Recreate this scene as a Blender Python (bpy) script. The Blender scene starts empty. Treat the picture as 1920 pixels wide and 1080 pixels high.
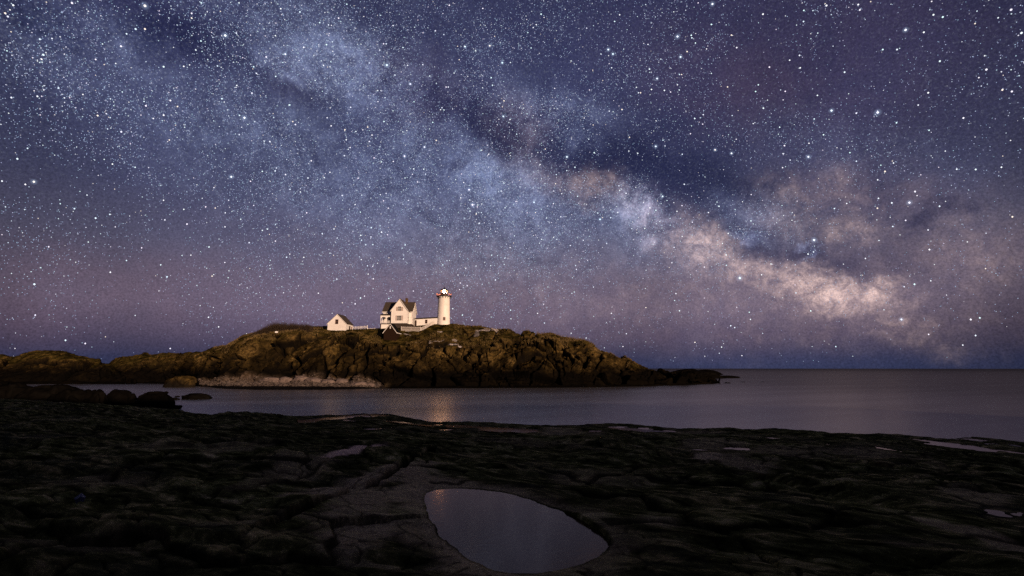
import bpy, math, random
import numpy as np
from mathutils import Vector, Matrix

sc = bpy.context.scene
random.seed(7)
RNG = np.random.default_rng(11)
rad = math.radians

# ------------------------------------------------------------------ camera
FPX = 853.3                    # focal length in pixels of the 1920 px wide photograph (16 mm on 36 mm)
PITCH = math.atan(150 / FPX)
CAMZ = 5.5
cam_d = bpy.data.cameras.new('camera')
cam_d.lens = 16.0
cam_d.sensor_width = 36.0
cam_d.clip_start = 0.05
cam_d.clip_end = 30000
cam = bpy.data.objects.new('camera', cam_d)
sc.collection.objects.link(cam)
cam.location = (0, 0, CAMZ)
cam.rotation_euler = (math.pi / 2 + PITCH, 0, 0)
sc.camera = cam
CP, SP = math.cos(PITCH), math.sin(PITCH)

def ray(px, py):
    x = (px - 960) / FPX
    u = (540 - py) / FPX
    return np.array([x, CP - u * SP, SP + u * CP])

def at(px, py, Y):             # the point at forward distance Y seen at a place in the photograph
    r = ray(px, py)
    t = Y / r[1]
    return np.array([r[0] * t, Y, CAMZ + r[2] * t])

def slope(py):                 # dz/dY of the sight line
    u = (540 - np.asarray(py, float)) / FPX
    return (SP + u * CP) / (CP - u * SP)

def on_z(px, py, z):
    r = ray(px, py)
    t = (z - CAMZ) / r[2]
    return np.array([r[0] * t, r[1] * t, z])

def azel(px, py):
    r = ray(px, py)
    r = r / np.linalg.norm(r)
    return math.atan2(r[0], r[1]), math.asin(r[2])

# ------------------------------------------------------------------ view, light
sc.render.engine = 'CYCLES'
sc.view_settings.view_transform = 'Standard'
sc.view_settings.look = 'None'
sc.view_settings.exposure = 0.0
sc.view_settings.gamma = 1.0
sc.cycles.use_denoising = False
sc.cycles.max_bounces = 4
sc.cycles.diffuse_bounces = 2
sc.cycles.glossy_bounces = 3
sc.cycles.transmission_bounces = 3
sc.cycles.caustics_reflective = False
sc.cycles.caustics_refractive = False
sc.cycles.sample_clamp_indirect = 3.0

SUN_EL, SUN_AZ = rad(6.5), rad(36)      # low warm light from behind the camera, a little to the right
sd = bpy.data.lights.new('low_warm_light', 'SUN')
sd.energy = 5.0
sd.angle = rad(0.6)
sd.color = (1.0, 0.67, 0.45)
so = bpy.data.objects.new('low_warm_light', sd)
sc.collection.objects.link(so)
src = Vector((math.sin(SUN_AZ) * math.cos(SUN_EL), -math.cos(SUN_AZ) * math.cos(SUN_EL), math.sin(SUN_EL)))
so.rotation_euler = src.to_track_quat('Z', 'Y').to_euler()
so.location = (30, -60, 40)

# ------------------------------------------------------------------ sky (world): night gradient and the Milky Way
def lin(r, g, b):
    f = lambda c: (c / 255 / 12.92) if c / 255 <= 0.04045 else ((c / 255 + 0.055) / 1.055) ** 2.4
    return (f(r), f(g), f(b), 1.0)

# px, py, half length, half width, angle (degrees, clockwise in the picture), weight
MW_BLUE = [
    (610, 95, 230, 70, 25, .50), (520, 112, 80, 30, 30, .28), (665, 140, 110, 55, 20, .42),
    (170, 60, 130, 55, 25, .22), (60, 110, 130, 60, 40, .14), (330, 210, 320, 110, 22, .10),
    (520, 290, 330, 110, 22, .20), (800, 380, 300, 130, 22, .34), (850, 300, 130, 50, 28, .42),
    (905, 318, 50, 26, 20, .42), (985, 385, 90, 75, 25, .40), (1190, 375, 34, 44, -30, .70),
    (1195, 410, 70, 50, 20, .50), (1170, 440, 150, 60, 15, .24), (990, 200, 130, 60, 15, .26),
    (1090, 215, 120, 45, 10, .20), (1395, 405, 80, 36, 15, .30), (1407, 436, 42, 11, 0, .90),
    (1500, 453, 20, 8, 10, .60), (1516, 474, 20, 7, -45, .85), (1450, 400, 60, 40, 10, .10),
    (700, 60, 300, 100, 10, .10), (1600, 280, 220, 60, 10, .12), (1100, 120, 220, 110, 0, .05), (1340, 660, 600, 40, 0, .04)]
MW_WARM = [
    (1110, 350, 70, 36, 0, .30), (1118, 342, 24, 30, 15, .16), (1030, 335, 90, 40, 10, .20),
    (1195, 385, 34, 46, -30, .42), (1260, 420, 90, 45, 30, .20), (1320, 455, 110, 42, 20, .34), (1390, 500, 170, 45, 20, .26),
    (1555, 528, 115, 34, 10, .72), (1610, 535, 60, 26, 0, .40), (1480, 512, 140, 36, 14, .30),
    (1670, 580, 110, 42, 35, .26), (1480, 585, 300, 50, 8, .10), (1550, 390, 150, 60, -5, .26),
    (1580, 425, 75, 24, 5, .26), (1480, 345, 110, 45, -10, .14), (1860, 450, 190, 90, 0, .19),
    (1760, 550, 220, 80, 10, .11), (970, 240, 60, 60, 0, .16), (1690, 598, 22, 10, 0, .35), (1030, 520, 500, 110, 5, .12)]
MW_RED = [(780, 170, 120, 60, 20, .5), (560, 150, 60, 60, 0, .2), (60, 545, 420, 90, -4, .50), (600, 575, 700, 80, 0, .45),
    (1150, 580, 600, 90, 0, .35), (1350, 160, 260, 90, 20, .35), (1600, 120, 420, 190, 5, .40), (1620, 350, 140, 60, 10, .35), (1700, 420, 220, 90, 0, .3), (960, 230, 60, 50, 0, .35)]
MW_DARK = [
    (330, 60, 130, 60, 10, .55), (85, 30, 50, 80, -35, .7), (760, 178, 110, 36, 15, .42), (880, 212, 120, 40, 20, .45),
    (1020, 262, 150, 50, 12, .38), (930, 262, 70, 30, 30, .30), (1130, 300, 110, 45, 10, .32), (1300, 360, 160, 60, 22, .35), (1250, 330, 150, 60, 10, .35),
    (1250, 430, 30, 60, -20, .30), (1480, 450, 110, 26, 12, .26), (1530, 482, 160, 24, 8, .42), (1660, 425, 110, 40, 0, .28),
    (1765, 396, 90, 15, -17, .55), (1640, 350, 70, 30, 10, .30), (1420, 475, 30, 40, -40, .30), (890, 338, 35, 8, 0, .25),
    (1430, 345, 80, 30, -20, .35), (250, 60, 50, 30, 0, .30), (600, 190, 120, 30, 20, .25), (1000, 140, 40, 25, 30, .2), (1440, 170, 330, 140, 10, .20)]
SKY_VIGNETTE = [(1980, 60, 330, 380, 0, .34), (-60, 250, 300, 420, 0, .26), (1980, 380, 130, 260, 0, .22), (1980, 640, 300, 130, 0, .35), (-30, 600, 100, 140, 0, .2)]  # lens vignette painted into the sky as darker edge patches

def blob_params(b):
    px, py, a, w, ang, wt = b
    c, s = math.cos(rad(ang)), math.sin(rad(ang))
    c0 = azel(px, py)
    e1 = azel(px + c * 8, py + s * 8)
    e2 = azel(px - s * 8, py + c * 8)
    d1 = (e1[0] - c0[0], e1[1] - c0[1]); d2 = (e2[0] - c0[0], e2[1] - c0[1])
    return c0, math.atan2(d1[1], d1[0]), math.hypot(*d1) / 8 * a, math.hypot(*d2) / 8 * w, wt

world = bpy.data.worlds.new('World')
sc.world = world
world.use_nodes = True
WT = world.node_tree
WT.nodes.clear()

class NT:
    """small helper for writing node graphs"""
    def __init__(s, tree): s.t = tree; s.L = tree.links
    def n(s, typ, ins=None, **kw):
        nd = s.t.nodes.new(typ)
        for k, v in kw.items(): setattr(nd, k, v)
        for k, v in (ins or {}).items():
            sock = nd.inputs[k]
            if isinstance(v, bpy.types.NodeSocket): s.L.new(v, sock)
            else: sock.default_value = v
        return nd
    def math(s, op, a, b=0.0, c=None, clamp=False):
        ins = {0: a, 1: b}
        if c is not None: ins[2] = c
        return s.n('ShaderNodeMath', ins, operation=op, use_clamp=clamp).outputs[0]
    def vmath(s, op, a, b=None, scale=None):
        ins = {0: a}
        if b is not None: ins[1] = b
        nd = s.n('ShaderNodeVectorMath', ins, operation=op)
        if scale is not None:
            if isinstance(scale, bpy.types.NodeSocket): s.L.new(scale, nd.inputs['Scale'])
            else: nd.inputs['Scale'].default_value = scale
        return nd.outputs['Value'] if op in ('LENGTH', 'DOT_PRODUCT') else nd.outputs[0]
    def noise(s, vec, scale, detail=4, rough=.55, dist=0.0, out='Fac'):
        return s.n('ShaderNodeTexNoise', {'Vector': vec, 'Scale': scale, 'Detail': detail, 'Roughness': rough, 'Distortion': dist}).outputs[out]
    def ramp(s, fac, stops, interp='LINEAR'):
        nd = s.n('ShaderNodeValToRGB', {'Fac': fac})
        cr = nd.color_ramp; cr.interpolation = interp
        while len(cr.elements) < len(stops): cr.elements.new(0.5)
        for e, (p, c) in zip(cr.elements, stops):
            e.position = p; e.color = c if len(c) == 4 else (*c, 1)
        return nd.outputs['Color']
    def mix(s, fac, a, b, mode='MIX'):
        nd = s.n('ShaderNodeMix', {0: fac}, data_type='RGBA', blend_type=mode)
        for i, v in ((6, a), (7, b)):
            if isinstance(v, bpy.types.NodeSocket): s.L.new(v, nd.inputs[i])
            else: nd.inputs[i].default_value = v if len(v) == 4 else (*v, 1)
        return nd.outputs[2]
    def mrange(s, v, a, b, c=0.0, d=1.0, interp='LINEAR'):
        return s.n('ShaderNodeMapRange', {0: v, 1: a, 2: b, 3: c, 4: d}, interpolation_type=interp).outputs[0]

w = NT(WT)
dirv = w.n('ShaderNodeTexCoord').outputs['Generated']
sep = w.n('ShaderNodeSeparateXYZ', {0: dirv})
az = w.math('ARCTAN2', sep.outputs[0], sep.outputs[1])
el = w.math('ARCSINE', sep.outputs[2])
coord = w.n('ShaderNodeCombineXYZ', {0: az, 1: el}).outputs[0]
wn = w.noise(dirv, 9.0, 6, .65, out='Color')
warp = w.vmath('SCALE', w.vmath('SUBTRACT', wn, (0.5, 0.5, 0.5)), scale=0.15)
coordw = w.vmath('ADD', coord, warp)
def accumulate(blobs, vec0, after=None):
    # each patch waits for the one before it (a vanishing share of its value is added), so that few values are alive at once
    acc = 0.0; last = after
    for b in blobs:
        c0, ang, a, ww, wt = blob_params(b)
        vec = vec0 if last is None else w.n('ShaderNodeVectorMath', {0: last, 1: (1e-7, 1e-7, 1e-7), 2: vec0}, operation='MULTIPLY_ADD').outputs[0]
        mp = w.n('ShaderNodeMapping', {'Vector': vec, 'Location': (c0[0], c0[1], 0), 'Rotation': (0, 0, ang), 'Scale': (a, ww, 1)}, vector_type='TEXTURE').outputs[0]
        v = w.mrange(w.vmath('LENGTH', mp), 1.7, 0.0, 0.0, wt, 'SMOOTHERSTEP')
        acc = v if isinstance(acc, float) else w.math('ADD', acc, v)
        last = acc
    return acc
gB = accumulate(MW_BLUE, coordw)
gW = accumulate(MW_WARM, coordw, gB)
gR = accumulate(MW_RED, coordw, gW)
gD = accumulate(MW_DARK, coordw, gR)
gE = accumulate(SKY_VIGNETTE, coord, gD)
n1 = w.noise(dirv, 15.0, 9, .68, .7)
n2 = w.noise(dirv, 42.0, 7, .72, .6)
n3 = w.noise(dirv, 330.0, 3, .8)
n4 = w.noise(dirv, 3.0, 3, .5)
cloud = w.math('MULTIPLY', w.mrange(n1, .32, .66, .18, 1.45), w.mrange(n2, .3, .7, .45, 1.55))
elf = w.mrange(el, 0.0, rad(45))
S = lambda d: d / 45.0
base = w.ramp(elf, [
    (0.0, lin(47, 53, 84)), (S(1.0), lin(51, 54, 84)), (S(2.2), lin(66, 62, 87)), (S(3.6), lin(82, 74, 97)),
    (S(6.5), lin(99, 90, 112)), (S(10), lin(95, 88, 110)), (S(13), lin(86, 84, 109)), (S(18), lin(68, 70, 100)),
    (S(24), lin(57, 60, 93)), (S(30), lin(52, 54, 88)), (S(38), lin(48, 50, 83)), (1.0, lin(46, 48, 79))])
dk = w.math('MULTIPLY', gD, w.mrange(n1, .3, .65, 1.1, .45))
dk = w.math('MINIMUM', dk, .50)
dkv = w.vmath('SUBTRACT', (1, 1, 1), w.vmath('SCALE', (1.0, .95, .72), scale=dk))
ed = w.math('SUBTRACT', 1.0, w.math('MINIMUM', gE, .6))
colv = w.vmath('SCALE', base, scale=w.mrange(n4, .35, .65, .86, 1.12))
bl = w.vmath('SCALE', (0.122, 0.150, 0.245), scale=w.math('MULTIPLY', gB, cloud))
wm = w.vmath('SCALE', (0.32, 0.222, 0.18), scale=w.math('MULTIPLY', w.math('MULTIPLY', gW, cloud), w.mrange(n2, .34, .66, .70, 1.30)))
rd = w.vmath('SCALE', (0.040, 0.018, 0.014), scale=w.math('MULTIPLY', gR, w.mrange(n1, .3, .7, .6, 1.2)))
colv = w.vmath('ADD', colv, rd)
colv = w.vmath('ADD', colv, bl)
colv = w.vmath('ADD', colv, wm)
colv = w.vmath('MULTIPLY', colv, dkv)
colv = w.vmath('SCALE', colv, scale=ed)
colv = w.vmath('SCALE', colv, scale=w.mrange(n3, .28, .72, .66, 1.34))
# unresolved star dust: sparse grains, more of them in the bright clouds
n5 = w.noise(dirv, 260.0, 2, .9)
dust = w.math('POWER', w.mrange(n5, .50, .80), 1.6)
dust = w.math('MULTIPLY', dust, w.math('ADD', .10, w.math('MULTIPLY', gB, .55)))
colv = w.vmath('ADD', colv, w.vmath('SCALE', (.80, .88, 1.0), scale=w.math('MULTIPLY', dust, w.mrange(el, rad(3), rad(22), .1, 1.0))))
bg = w.n('ShaderNodeBackground', {'Color': colv, 'Strength': 1.0})
wo = w.n('ShaderNodeOutputWorld', {'Surface': bg.outputs[0]})
world.cycles.sampling_method = 'MANUAL'
world.cycles.sample_map_resolution = 512

# ------------------------------------------------------------------ numpy noise
def _hash(ix, iy, iz, seed):
    h = (ix.astype(np.int64) * 374761393 + iy.astype(np.int64) * 668265263 + iz.astype(np.int64) * 2147483647 + seed * 974634777) & 0xFFFFFFFF
    h = ((h ^ (h >> 13)) * 1274126177) & 0xFFFFFFFF
    h = ((h ^ (h >> 15)) * 2246822519) & 0xFFFFFFFF
    h = h ^ (h >> 16)
    return (h & 0xFFFFFF) / float(0xFFFFFF)

def vnoise(x, y, z, seed=0):
    x, y, z = np.broadcast_arrays(x, y, z)
    ix, iy, iz = np.floor(x), np.floor(y), np.floor(z)
    fx, fy, fz = x - ix, y - iy, z - iz
    s = lambda f: f * f * f * (f * (f * 6 - 15) + 10)
    fx, fy, fz = s(fx), s(fy), s(fz)
    r = 0
    for dx in (0, 1):
        for dy in (0, 1):
            for dz in (0, 1):
                wgt = (fx if dx else 1 - fx) * (fy if dy else 1 - fy) * (fz if dz else 1 - fz)
                r = r + wgt * _hash(ix + dx, iy + dy, iz + dz, seed)
    return r * 2 - 1

def fbm(x, y, z=0.0, octv=5, seed=0, gain=.5):
    a, r, f = 1.0, 0.0, 1.0
    for o in range(octv):
        r = r + a * vnoise(x * f + o * 7.3, y * f - o * 3.1, z * f + o * 1.7, seed + o)
        a *= gain; f *= 2.03
    return r

def voronoi(x, y, z, seed=0):
    """F1, F2, cell hash, vector from the nearest point"""
    ix, iy, iz = np.floor(x), np.floor(y), np.floor(z)
    F1 = np.full(x.shape, 9.0); F2 = np.full(x.shape, 9.0); cid = np.zeros(x.shape)
    V = np.zeros(x.shape + (3,))
    for dx in (-1, 0, 1):
        for dy in (-1, 0, 1):
            for dz in (-1, 0, 1):
                jx, jy, jz = ix + dx, iy + dy, iz + dz
                vx = x - jx - .12 - .76 * _hash(jx, jy, jz, seed)
                vy = y - jy - .12 - .76 * _hash(jx, jy, jz, seed + 51)
                vz = z - jz - .12 - .76 * _hash(jx, jy, jz, seed + 97)
                d = np.sqrt(vx * vx + vy * vy + vz * vz)
                near = d < F1
                F2 = np.where(near, F1, np.minimum(F2, d))
                F1 = np.where(near, d, F1)
                cid = np.where(near, _hash(jx, jy, jz, seed + 133), cid)
                V[near] = np.stack([vx, vy, vz], -1)[near]
    return F1, F2, cid, V

def sstep(a, b, x):
    t = np.clip((x - a) / (b - a + 1e-12), 0, 1)
    return t * t * (3 - 2 * t)

# ------------------------------------------------------------------ object helpers
def link(o, parent=None):
    sc.collection.objects.link(o)
    if parent is not None: o.parent = parent
    return o

def tag(o, label=None, cat=None, group=None, kind=None):
    if label: o['label'] = label
    if cat: o['category'] = cat
    if group: o['group'] = group
    if kind: o['kind'] = kind
    return o

def empty(name, loc, rz=0.0):
    o = bpy.data.objects.new(name, None)
    o.empty_display_size = .3
    o.location = tuple(float(v) for v in loc); o.rotation_euler = (0, 0, rz)
    return link(o)

def np_mesh(name, V, F, mat, parent=None, smooth=False, attrs=None, tri=False):
    V = np.ascontiguousarray(V, dtype=np.float32); F = np.ascontiguousarray(F, dtype=np.int32)
    k = F.shape[1]
    me = bpy.data.meshes.new(name)
    me.vertices.add(len(V)); me.vertices.foreach_set('co', V.ravel())
    me.loops.add(F.size); me.loops.foreach_set('vertex_index', F.ravel())
    me.polygons.add(len(F)); me.polygons.foreach_set('loop_start', np.arange(0, F.size, k, dtype=np.int32))
    me.polygons.foreach_set('use_smooth', np.full(len(F), bool(smooth)))
    me.update(calc_edges=True)
    for nm, arr in (attrs or {}).items():
        if arr.ndim == 1:
            a = me.attributes.new(nm, 'FLOAT', 'POINT'); a.data.foreach_set('value', arr.astype(np.float32))
        else:
            a = me.attributes.new(nm, 'FLOAT_COLOR', 'POINT'); a.data.foreach_set('color', arr.astype(np.float32).ravel())
    me.materials.append(mat)
    return link(bpy.data.objects.new(name, me), parent)

def grid_faces(nr, nc, wrap=False):
    i = np.arange(nr - 1)[:, None] * nc
    j = np.arange(nc if wrap else nc - 1)[None, :]
    a = (i + j).ravel(); b = (i + (j + 1) % nc).ravel()
    return np.stack([a, b, b + nc, a + nc], 1)

class MB:
    """collects boxes, prisms and tubes, builds them as one mesh"""
    def __init__(s): s.v = []; s.f = []
    def add(s, vs, fs):
        n = len(s.v); s.v += [tuple(map(float, q)) for q in vs]; s.f += [tuple(n + i for i in q) for q in fs]; return s
    def box(s, x0, x1, y0, y1, z0, z1):
        return s.add([(x0, y0, z0), (x1, y0, z0), (x1, y1, z0), (x0, y1, z0), (x0, y0, z1), (x1, y0, z1), (x1, y1, z1), (x0, y1, z1)],
                     [(0, 3, 2, 1), (4, 5, 6, 7), (0, 1, 5, 4), (1, 2, 6, 5), (2, 3, 7, 6), (3, 0, 4, 7)])
    def prism(s, prof, axis, a, b):
        """prof: 2-D outline; axis 'x' -> (y,z) profile, 'y' -> (x,z), 'z' -> (x,y)"""
        n = len(prof)
        P = {'x': lambda p, t: (t, p[0], p[1]), 'y': lambda p, t: (p[0], t, p[1]), 'z': lambda p, t: (p[0], p[1], t)}[axis]
        vs = [P(p, a) for p in prof] + [P(p, b) for p in prof]
        return s.add(vs, [tuple(range(n)), tuple(range(2 * n - 1, n - 1, -1))] + [(i, i + n, (i + 1) % n + n, (i + 1) % n) for i in range(n)])
    def bar(s, p, q, r, n=6, r2=None):
        p, q = Vector(p), Vector(q); d = (q - p).normalized()
        u = d.cross(Vector((0, 0, 1)) if abs(d.z) < .9 else Vector((1, 0, 0))).normalized(); v = d.cross(u)
        r2 = r if r2 is None else r2
        vs = []
        for c, rr in ((p, r), (q, r2)):
            for i in range(n):
                a = 2 * math.pi * i / n; vs.append(c + u * math.cos(a) * rr + v * math.sin(a) * rr)
        return s.add(vs, [tuple(range(n))[::-1], tuple(range(n, 2 * n))] + [(i, (i + 1) % n, (i + 1) % n + n, i + n) for i in range(n)])
    def lathe(s, prof, n=32, cx=0, cy=0):
        vs, m = [], len(prof)
        for (r, z) in prof:
            for i in range(n):
                a = 2 * math.pi * i / n; vs.append((cx + r * math.cos(a), cy + r * math.sin(a), z))
        fs = [(j * n + i, j * n + (i + 1) % n, (j + 1) * n + (i + 1) % n, (j + 1) * n + i) for j in range(m - 1) for i in range(n)]
        fs += [tuple(range(n))[::-1], tuple(range((m - 1) * n, m * n))]
        return s.add(vs, fs)
    def hole_wall(s, outline_x0, outline_x1, z0, z1, y, holes, th=.12):
        """a wall in the xz plane facing -y with real openings (x0,x1,z0,z1)"""
        xs = sorted({outline_x0, outline_x1, *[h[0] for h in holes], *[h[1] for h in holes]})
        zs = sorted({z0, z1, *[h[2] for h in holes], *[h[3] for h in holes]})
        for i in range(len(xs) - 1):
            for j in range(len(zs) - 1):
                cx, cz = (xs[i] + xs[i + 1]) / 2, (zs[j] + zs[j + 1]) / 2
                if any(h[0] < cx < h[1] and h[2] < cz < h[3] for h in holes): continue
                s.add([(xs[i], y, zs[j]), (xs[i + 1], y, zs[j]), (xs[i + 1], y, zs[j + 1]), (xs[i], y, zs[j + 1])], [(0, 1, 2, 3)])
        for h in holes:
            s.add([(h[0], y, h[2]), (h[1], y, h[2]), (h[1], y, h[3]), (h[0], y, h[3]), (h[0], y + th, h[2]), (h[1], y + th, h[2]), (h[1], y + th, h[3]), (h[0], y + th, h[3])],
                  [(0, 1, 5, 4), (1, 2, 6, 5), (2, 3, 7, 6), (3, 0, 4, 7)])
        return s
    def build(s, name, mat, parent=None, smooth=False, rot90=False):
        me = bpy.data.meshes.new(name)
        vs = [(-y, x, z) for x, y, z in s.v] if rot90 else s.v
        me.from_pydata(vs, [], s.f); me.update()
        if smooth:
            for p in me.polygons: p.use_smooth = len(p.vertices) == 4
        me.materials.append(mat)
        return link(bpy.data.objects.new(name, me), parent)

# ------------------------------------------------------------------ materials
def material(name):
    m = bpy.data.materials.new(name); m.use_nodes = True
    t = m.node_tree; t.nodes.clear()
    q = NT(t)
    bs = q.n('ShaderNodeBsdfPrincipled')
    o = q.n('ShaderNodeOutputMaterial', {'Surface': bs.outputs[0]})
    return m, q, bs

def setb(q, bs, **kw):
    nm = {'col': 'Base Color', 'rough': 'Roughness', 'spec': 'Specular IOR Level', 'nor': 'Normal', 'metal': 'Metallic', 'ior': 'IOR'}
    for k, v in kw.items():
        s = bs.inputs[nm[k]]
        if isinstance(v, bpy.types.NodeSocket): q.L.new(v, s)
        elif k == 'col': s.default_value = (*v, 1) if len(v) == 3 else v
        else: s.default_value = v

def simple(name, col, rough=.7, var=.15, scale=2.0, bump=0.0, spec=.3, dirt=None):
    m, q, bs = material(name)
    P = q.n('ShaderNodeTexCoord').outputs['Object']
    n = q.noise(P, scale, 5, .6)
    lo = tuple(c * (1 - var) for c in col); hi = tuple(min(1, c * (1 + var)) for c in col)
    c = q.ramp(n, [(.3, lo), (.7, hi)])
    if dirt:
        n2_ = q.noise(P, scale * .35, 4, .7)
        c = q.mix(q.mrange(n2_, .52, .72, 0, dirt[1]), c, dirt[0])
    setb(q, bs, col=c, rough=rough, spec=spec)
    if bump:
        b = q.n('ShaderNodeBump', {'Strength': .6, 'Distance': bump, 'Height': q.noise(P, scale * 6, 4, .6)})
        setb(q, bs, nor=b.outputs[0])
    return m

def clapboard(name, col):
    m, q, bs = material(name)
    P = q.n('ShaderNodeTexCoord').outputs['Object']
    z = q.n('ShaderNodeSeparateXYZ', {0: P}).outputs[2]
    saw = q.math('FRACT', q.math('MULTIPLY', z, 5.0))
    n = q.noise(P, 1.2, 5, .65)
    c = q.ramp(n, [(.3, tuple(v * .86 for v in col)), (.65, col)])
    st = q.noise(q.vmath('MULTIPLY', P, (3, 3, .4)), 1.0, 4, .6)
    c = q.mix(q.mrange(st, .55, .8, 0, .35), c, (.42, .36, .3, 1))
    b = q.n('ShaderNodeBump', {'Strength': .8, 'Distance': .02, 'Height': saw})
    setb(q, bs, col=c, rough=.6, spec=.3, nor=b.outputs[0])
    return m

M = {}
M['clap'] = clapboard('white_clapboard', (.80, .78, .75))
M['white'] = simple('white_paint', (.80, .78, .75), .5, .06, 3)
M['shingle'] = simple('dark_shingle', (.055, .042, .030), .85, .35, 6, .02)
M['black'] = simple('black_roof', (.010, .010, .010), .95, .2, 4, 0, .0)
M['shutter'] = simple('brown_shutter', (.22, .12, .09), .6, .2, 8)
M['brick'] = simple('chimney_brick', (.075, .045, .022), .85, .3, 9, .02)
M['iron'] = simple('black_iron', (.02, .018, .018), .45, .2, 6)
M['rail'] = simple('warm_lit_rail', (.22, .10, .06), .6, .3, 6)  # warm light on the iron railing put into its colour
M['door'] = simple('dark_door', (.035, .022, .018), .5, .2, 5)
M['found'] = simple('dark_foundation', (.035, .026, .02), .9, .4, 3, .03)
M['towerw'] = simple('tower_white_iron', (.80, .76, .72), .5, .05, 1.4, 0, .3, ((.5, .42, .36, 1), .35))
M['fencew'] = simple('weathered_white_fence', (.60, .56, .53), .7, .2, 5)
M['sign'] = simple('white_sign', (.85, .85, .83), .4, .03)
M['twig'] = simple('bare_twig', (.028, .018, .010), .9, .4, 2)
M['drygrass'] = simple('dry_grass', (.12, .082, .030), .9, .45, .35)
M['wood'] = simple('grey_wood', (.12, .10, .08), .8, .3, 3)
M['blue'] = simple('blue_plastic', (.055, .058, .10), .4, .1, 20)

def brick_red():
    m, q, bs = material('red_brick_wall')
    P = q.n('ShaderNodeTexCoord').outputs['Object']
    sp = q.n('ShaderNodeSeparateXYZ', {0: P})
    uv = q.n('ShaderNodeCombineXYZ', {0: q.math('ADD', sp.outputs[0], sp.outputs[1]), 1: sp.outputs[2]}).outputs[0]
    br = q.n('ShaderNodeTexBrick', {'Vector': uv, 'Color1': (.021, .010, .005, 1), 'Color2': (.015, .007, .004, 1), 'Mortar': (.012, .008, .005, 1), 'Scale': 4.0, 'Mortar Size': .012, 'Brick Width': .5, 'Row Height': .16})
    setb(q, bs, col=br.outputs[0], rough=.9, spec=.1)
    return m
M['redbrick'] = brick_red()

def glass_dark():
    m, q, bs = material('window_glass')
    setb(q, bs, col=(.012, .011, .012), rough=.35, spec=.25)
    return m
M['glass'] = glass_dark()

def lantern_glass():
    m, q, bs = material('lantern_glass')
    t = m.node_tree; t.nodes.remove(bs)
    mx = q.n('ShaderNodeMixShader', {0: .08, 1: q.n('ShaderNodeBsdfTransparent', {'Color': (.95, .95, .95, 1)}).outputs[0], 2: q.n('ShaderNodeBsdfGlossy', {'Roughness': .05}).outputs[0]})
    q.L.new(mx.outputs[0], [n_ for n_ in t.nodes if n_.type == 'OUTPUT_MATERIAL'][0].inputs[0])
    return m
M['lglass'] = lantern_glass()

def emit(name, col, s):
    m = bpy.data.materials.new(name); m.use_nodes = True; t = m.node_tree; t.nodes.clear(); q = NT(t)
    e = q.n('ShaderNodeEmission', {'Color': (*col, 1), 'Strength': s}); q.n('ShaderNodeOutputMaterial', {'Surface': e.outputs[0]})
    return m
M['lamp'] = emit('lit_lamp', (1.0, .48, .22), 900.0)

def rock_material(name, kind):
    m, q, bs = material(name)
    g = q.n('ShaderNodeNewGeometry')
    P = g.outputs['Position']
    z = q.n('ShaderNodeSeparateXYZ', {0: P}).outputs[2]
    up = q.n('ShaderNodeSeparateXYZ', {0: g.outputs['Normal']}).outputs[2]
    a = q.noise(P, .16, 6, .65)
    b = q.noise(P, 1.1, 6, .7)
    streak = q.noise(q.vmath('MULTIPLY', P, (1.0, 1.0, .3)), .9, 5, .65)
    rock = q.ramp(a, [(.32, (.008, .0055, .002)), (.43, (.024, .016, .005)), (.52, (.10, .066, .019)), (.64, (.225, .148, .050))])
    rock = q.mix(q.mrange(b, .40, .62), q.mix(.80, rock, (.010, .008, .005, 1)), rock)
    rock = q.mix(q.mrange(streak, .5, .7, 0, .5), rock, (.10, .066, .027, 1))
    rock = q.mix(q.mrange(q.noise(P, .085, 5, .6), .42, .54, .72, 0.0), rock, (.011, .008, .004, 1))
    att = lambda nm: q.n('ShaderNodeAttribute', attribute_name=nm).outputs['Fac']
    if kind == 'island':
        grass = q.ramp(q.noise(P, .35, 6, .7), [(.36, (.006, .005, .002)), (.46, (.026, .021, .006)), (.57, (.080, .058, .015)), (.70, (.14, .088, .028))])
        gm = q.math('MULTIPLY', att('grass'), q.mrange(q.math('ADD', up, q.math('MULTIPLY', b, .5)), .72, 1.0))
        c = q.mix(gm, rock, grass)
        crack = att('crack')
        c = q.mix(crack, c, (.006, .005, .004, 1))  # crevice shade painted into the rock colour along the cracks
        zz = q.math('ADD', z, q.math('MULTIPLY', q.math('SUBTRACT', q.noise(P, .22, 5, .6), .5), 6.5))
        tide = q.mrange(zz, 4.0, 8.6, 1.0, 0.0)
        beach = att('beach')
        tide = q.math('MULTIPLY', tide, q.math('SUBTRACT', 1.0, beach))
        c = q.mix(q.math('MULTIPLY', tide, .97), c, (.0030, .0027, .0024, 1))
        bc = q.ramp(q.noise(P, 1.6, 6, .75), [(.34, (.016, .012, .010)), (.5, (.060, .045, .035)), (.68, (.15, .115, .095))])
        c = q.mix(beach, c, bc)
        edge = q.math('MULTIPLY', beach, q.mrange(q.math('ADD', z, q.math('MULTIPLY', q.noise(P, .5, 4, .6), .5)), .8, 1.6, 1.0, 0.0))
        c = q.mix(edge, c, (.010, .009, .009, 1))
        snow = q.math('MULTIPLY', att('snow'), q.mrange(up, .35, .62))
        c = q.mix(q.math('MULTIPLY', snow, q.mrange(q.noise(P, 1.0, 5, .7), .38, .46)), c, (.70, .64, .62, 1))
    else:
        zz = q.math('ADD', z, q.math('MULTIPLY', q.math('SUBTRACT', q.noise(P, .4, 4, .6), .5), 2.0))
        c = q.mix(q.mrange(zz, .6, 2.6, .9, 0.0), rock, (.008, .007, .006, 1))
    bm = q.n('ShaderNodeBump', {'Strength': .9, 'Distance': .35, 'Height': q.noise(P, 1.7, 6, .65)})
    setb(q, bs, col=c, rough=.95, spec=.0, nor=bm.outputs[0])
    return m
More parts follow.
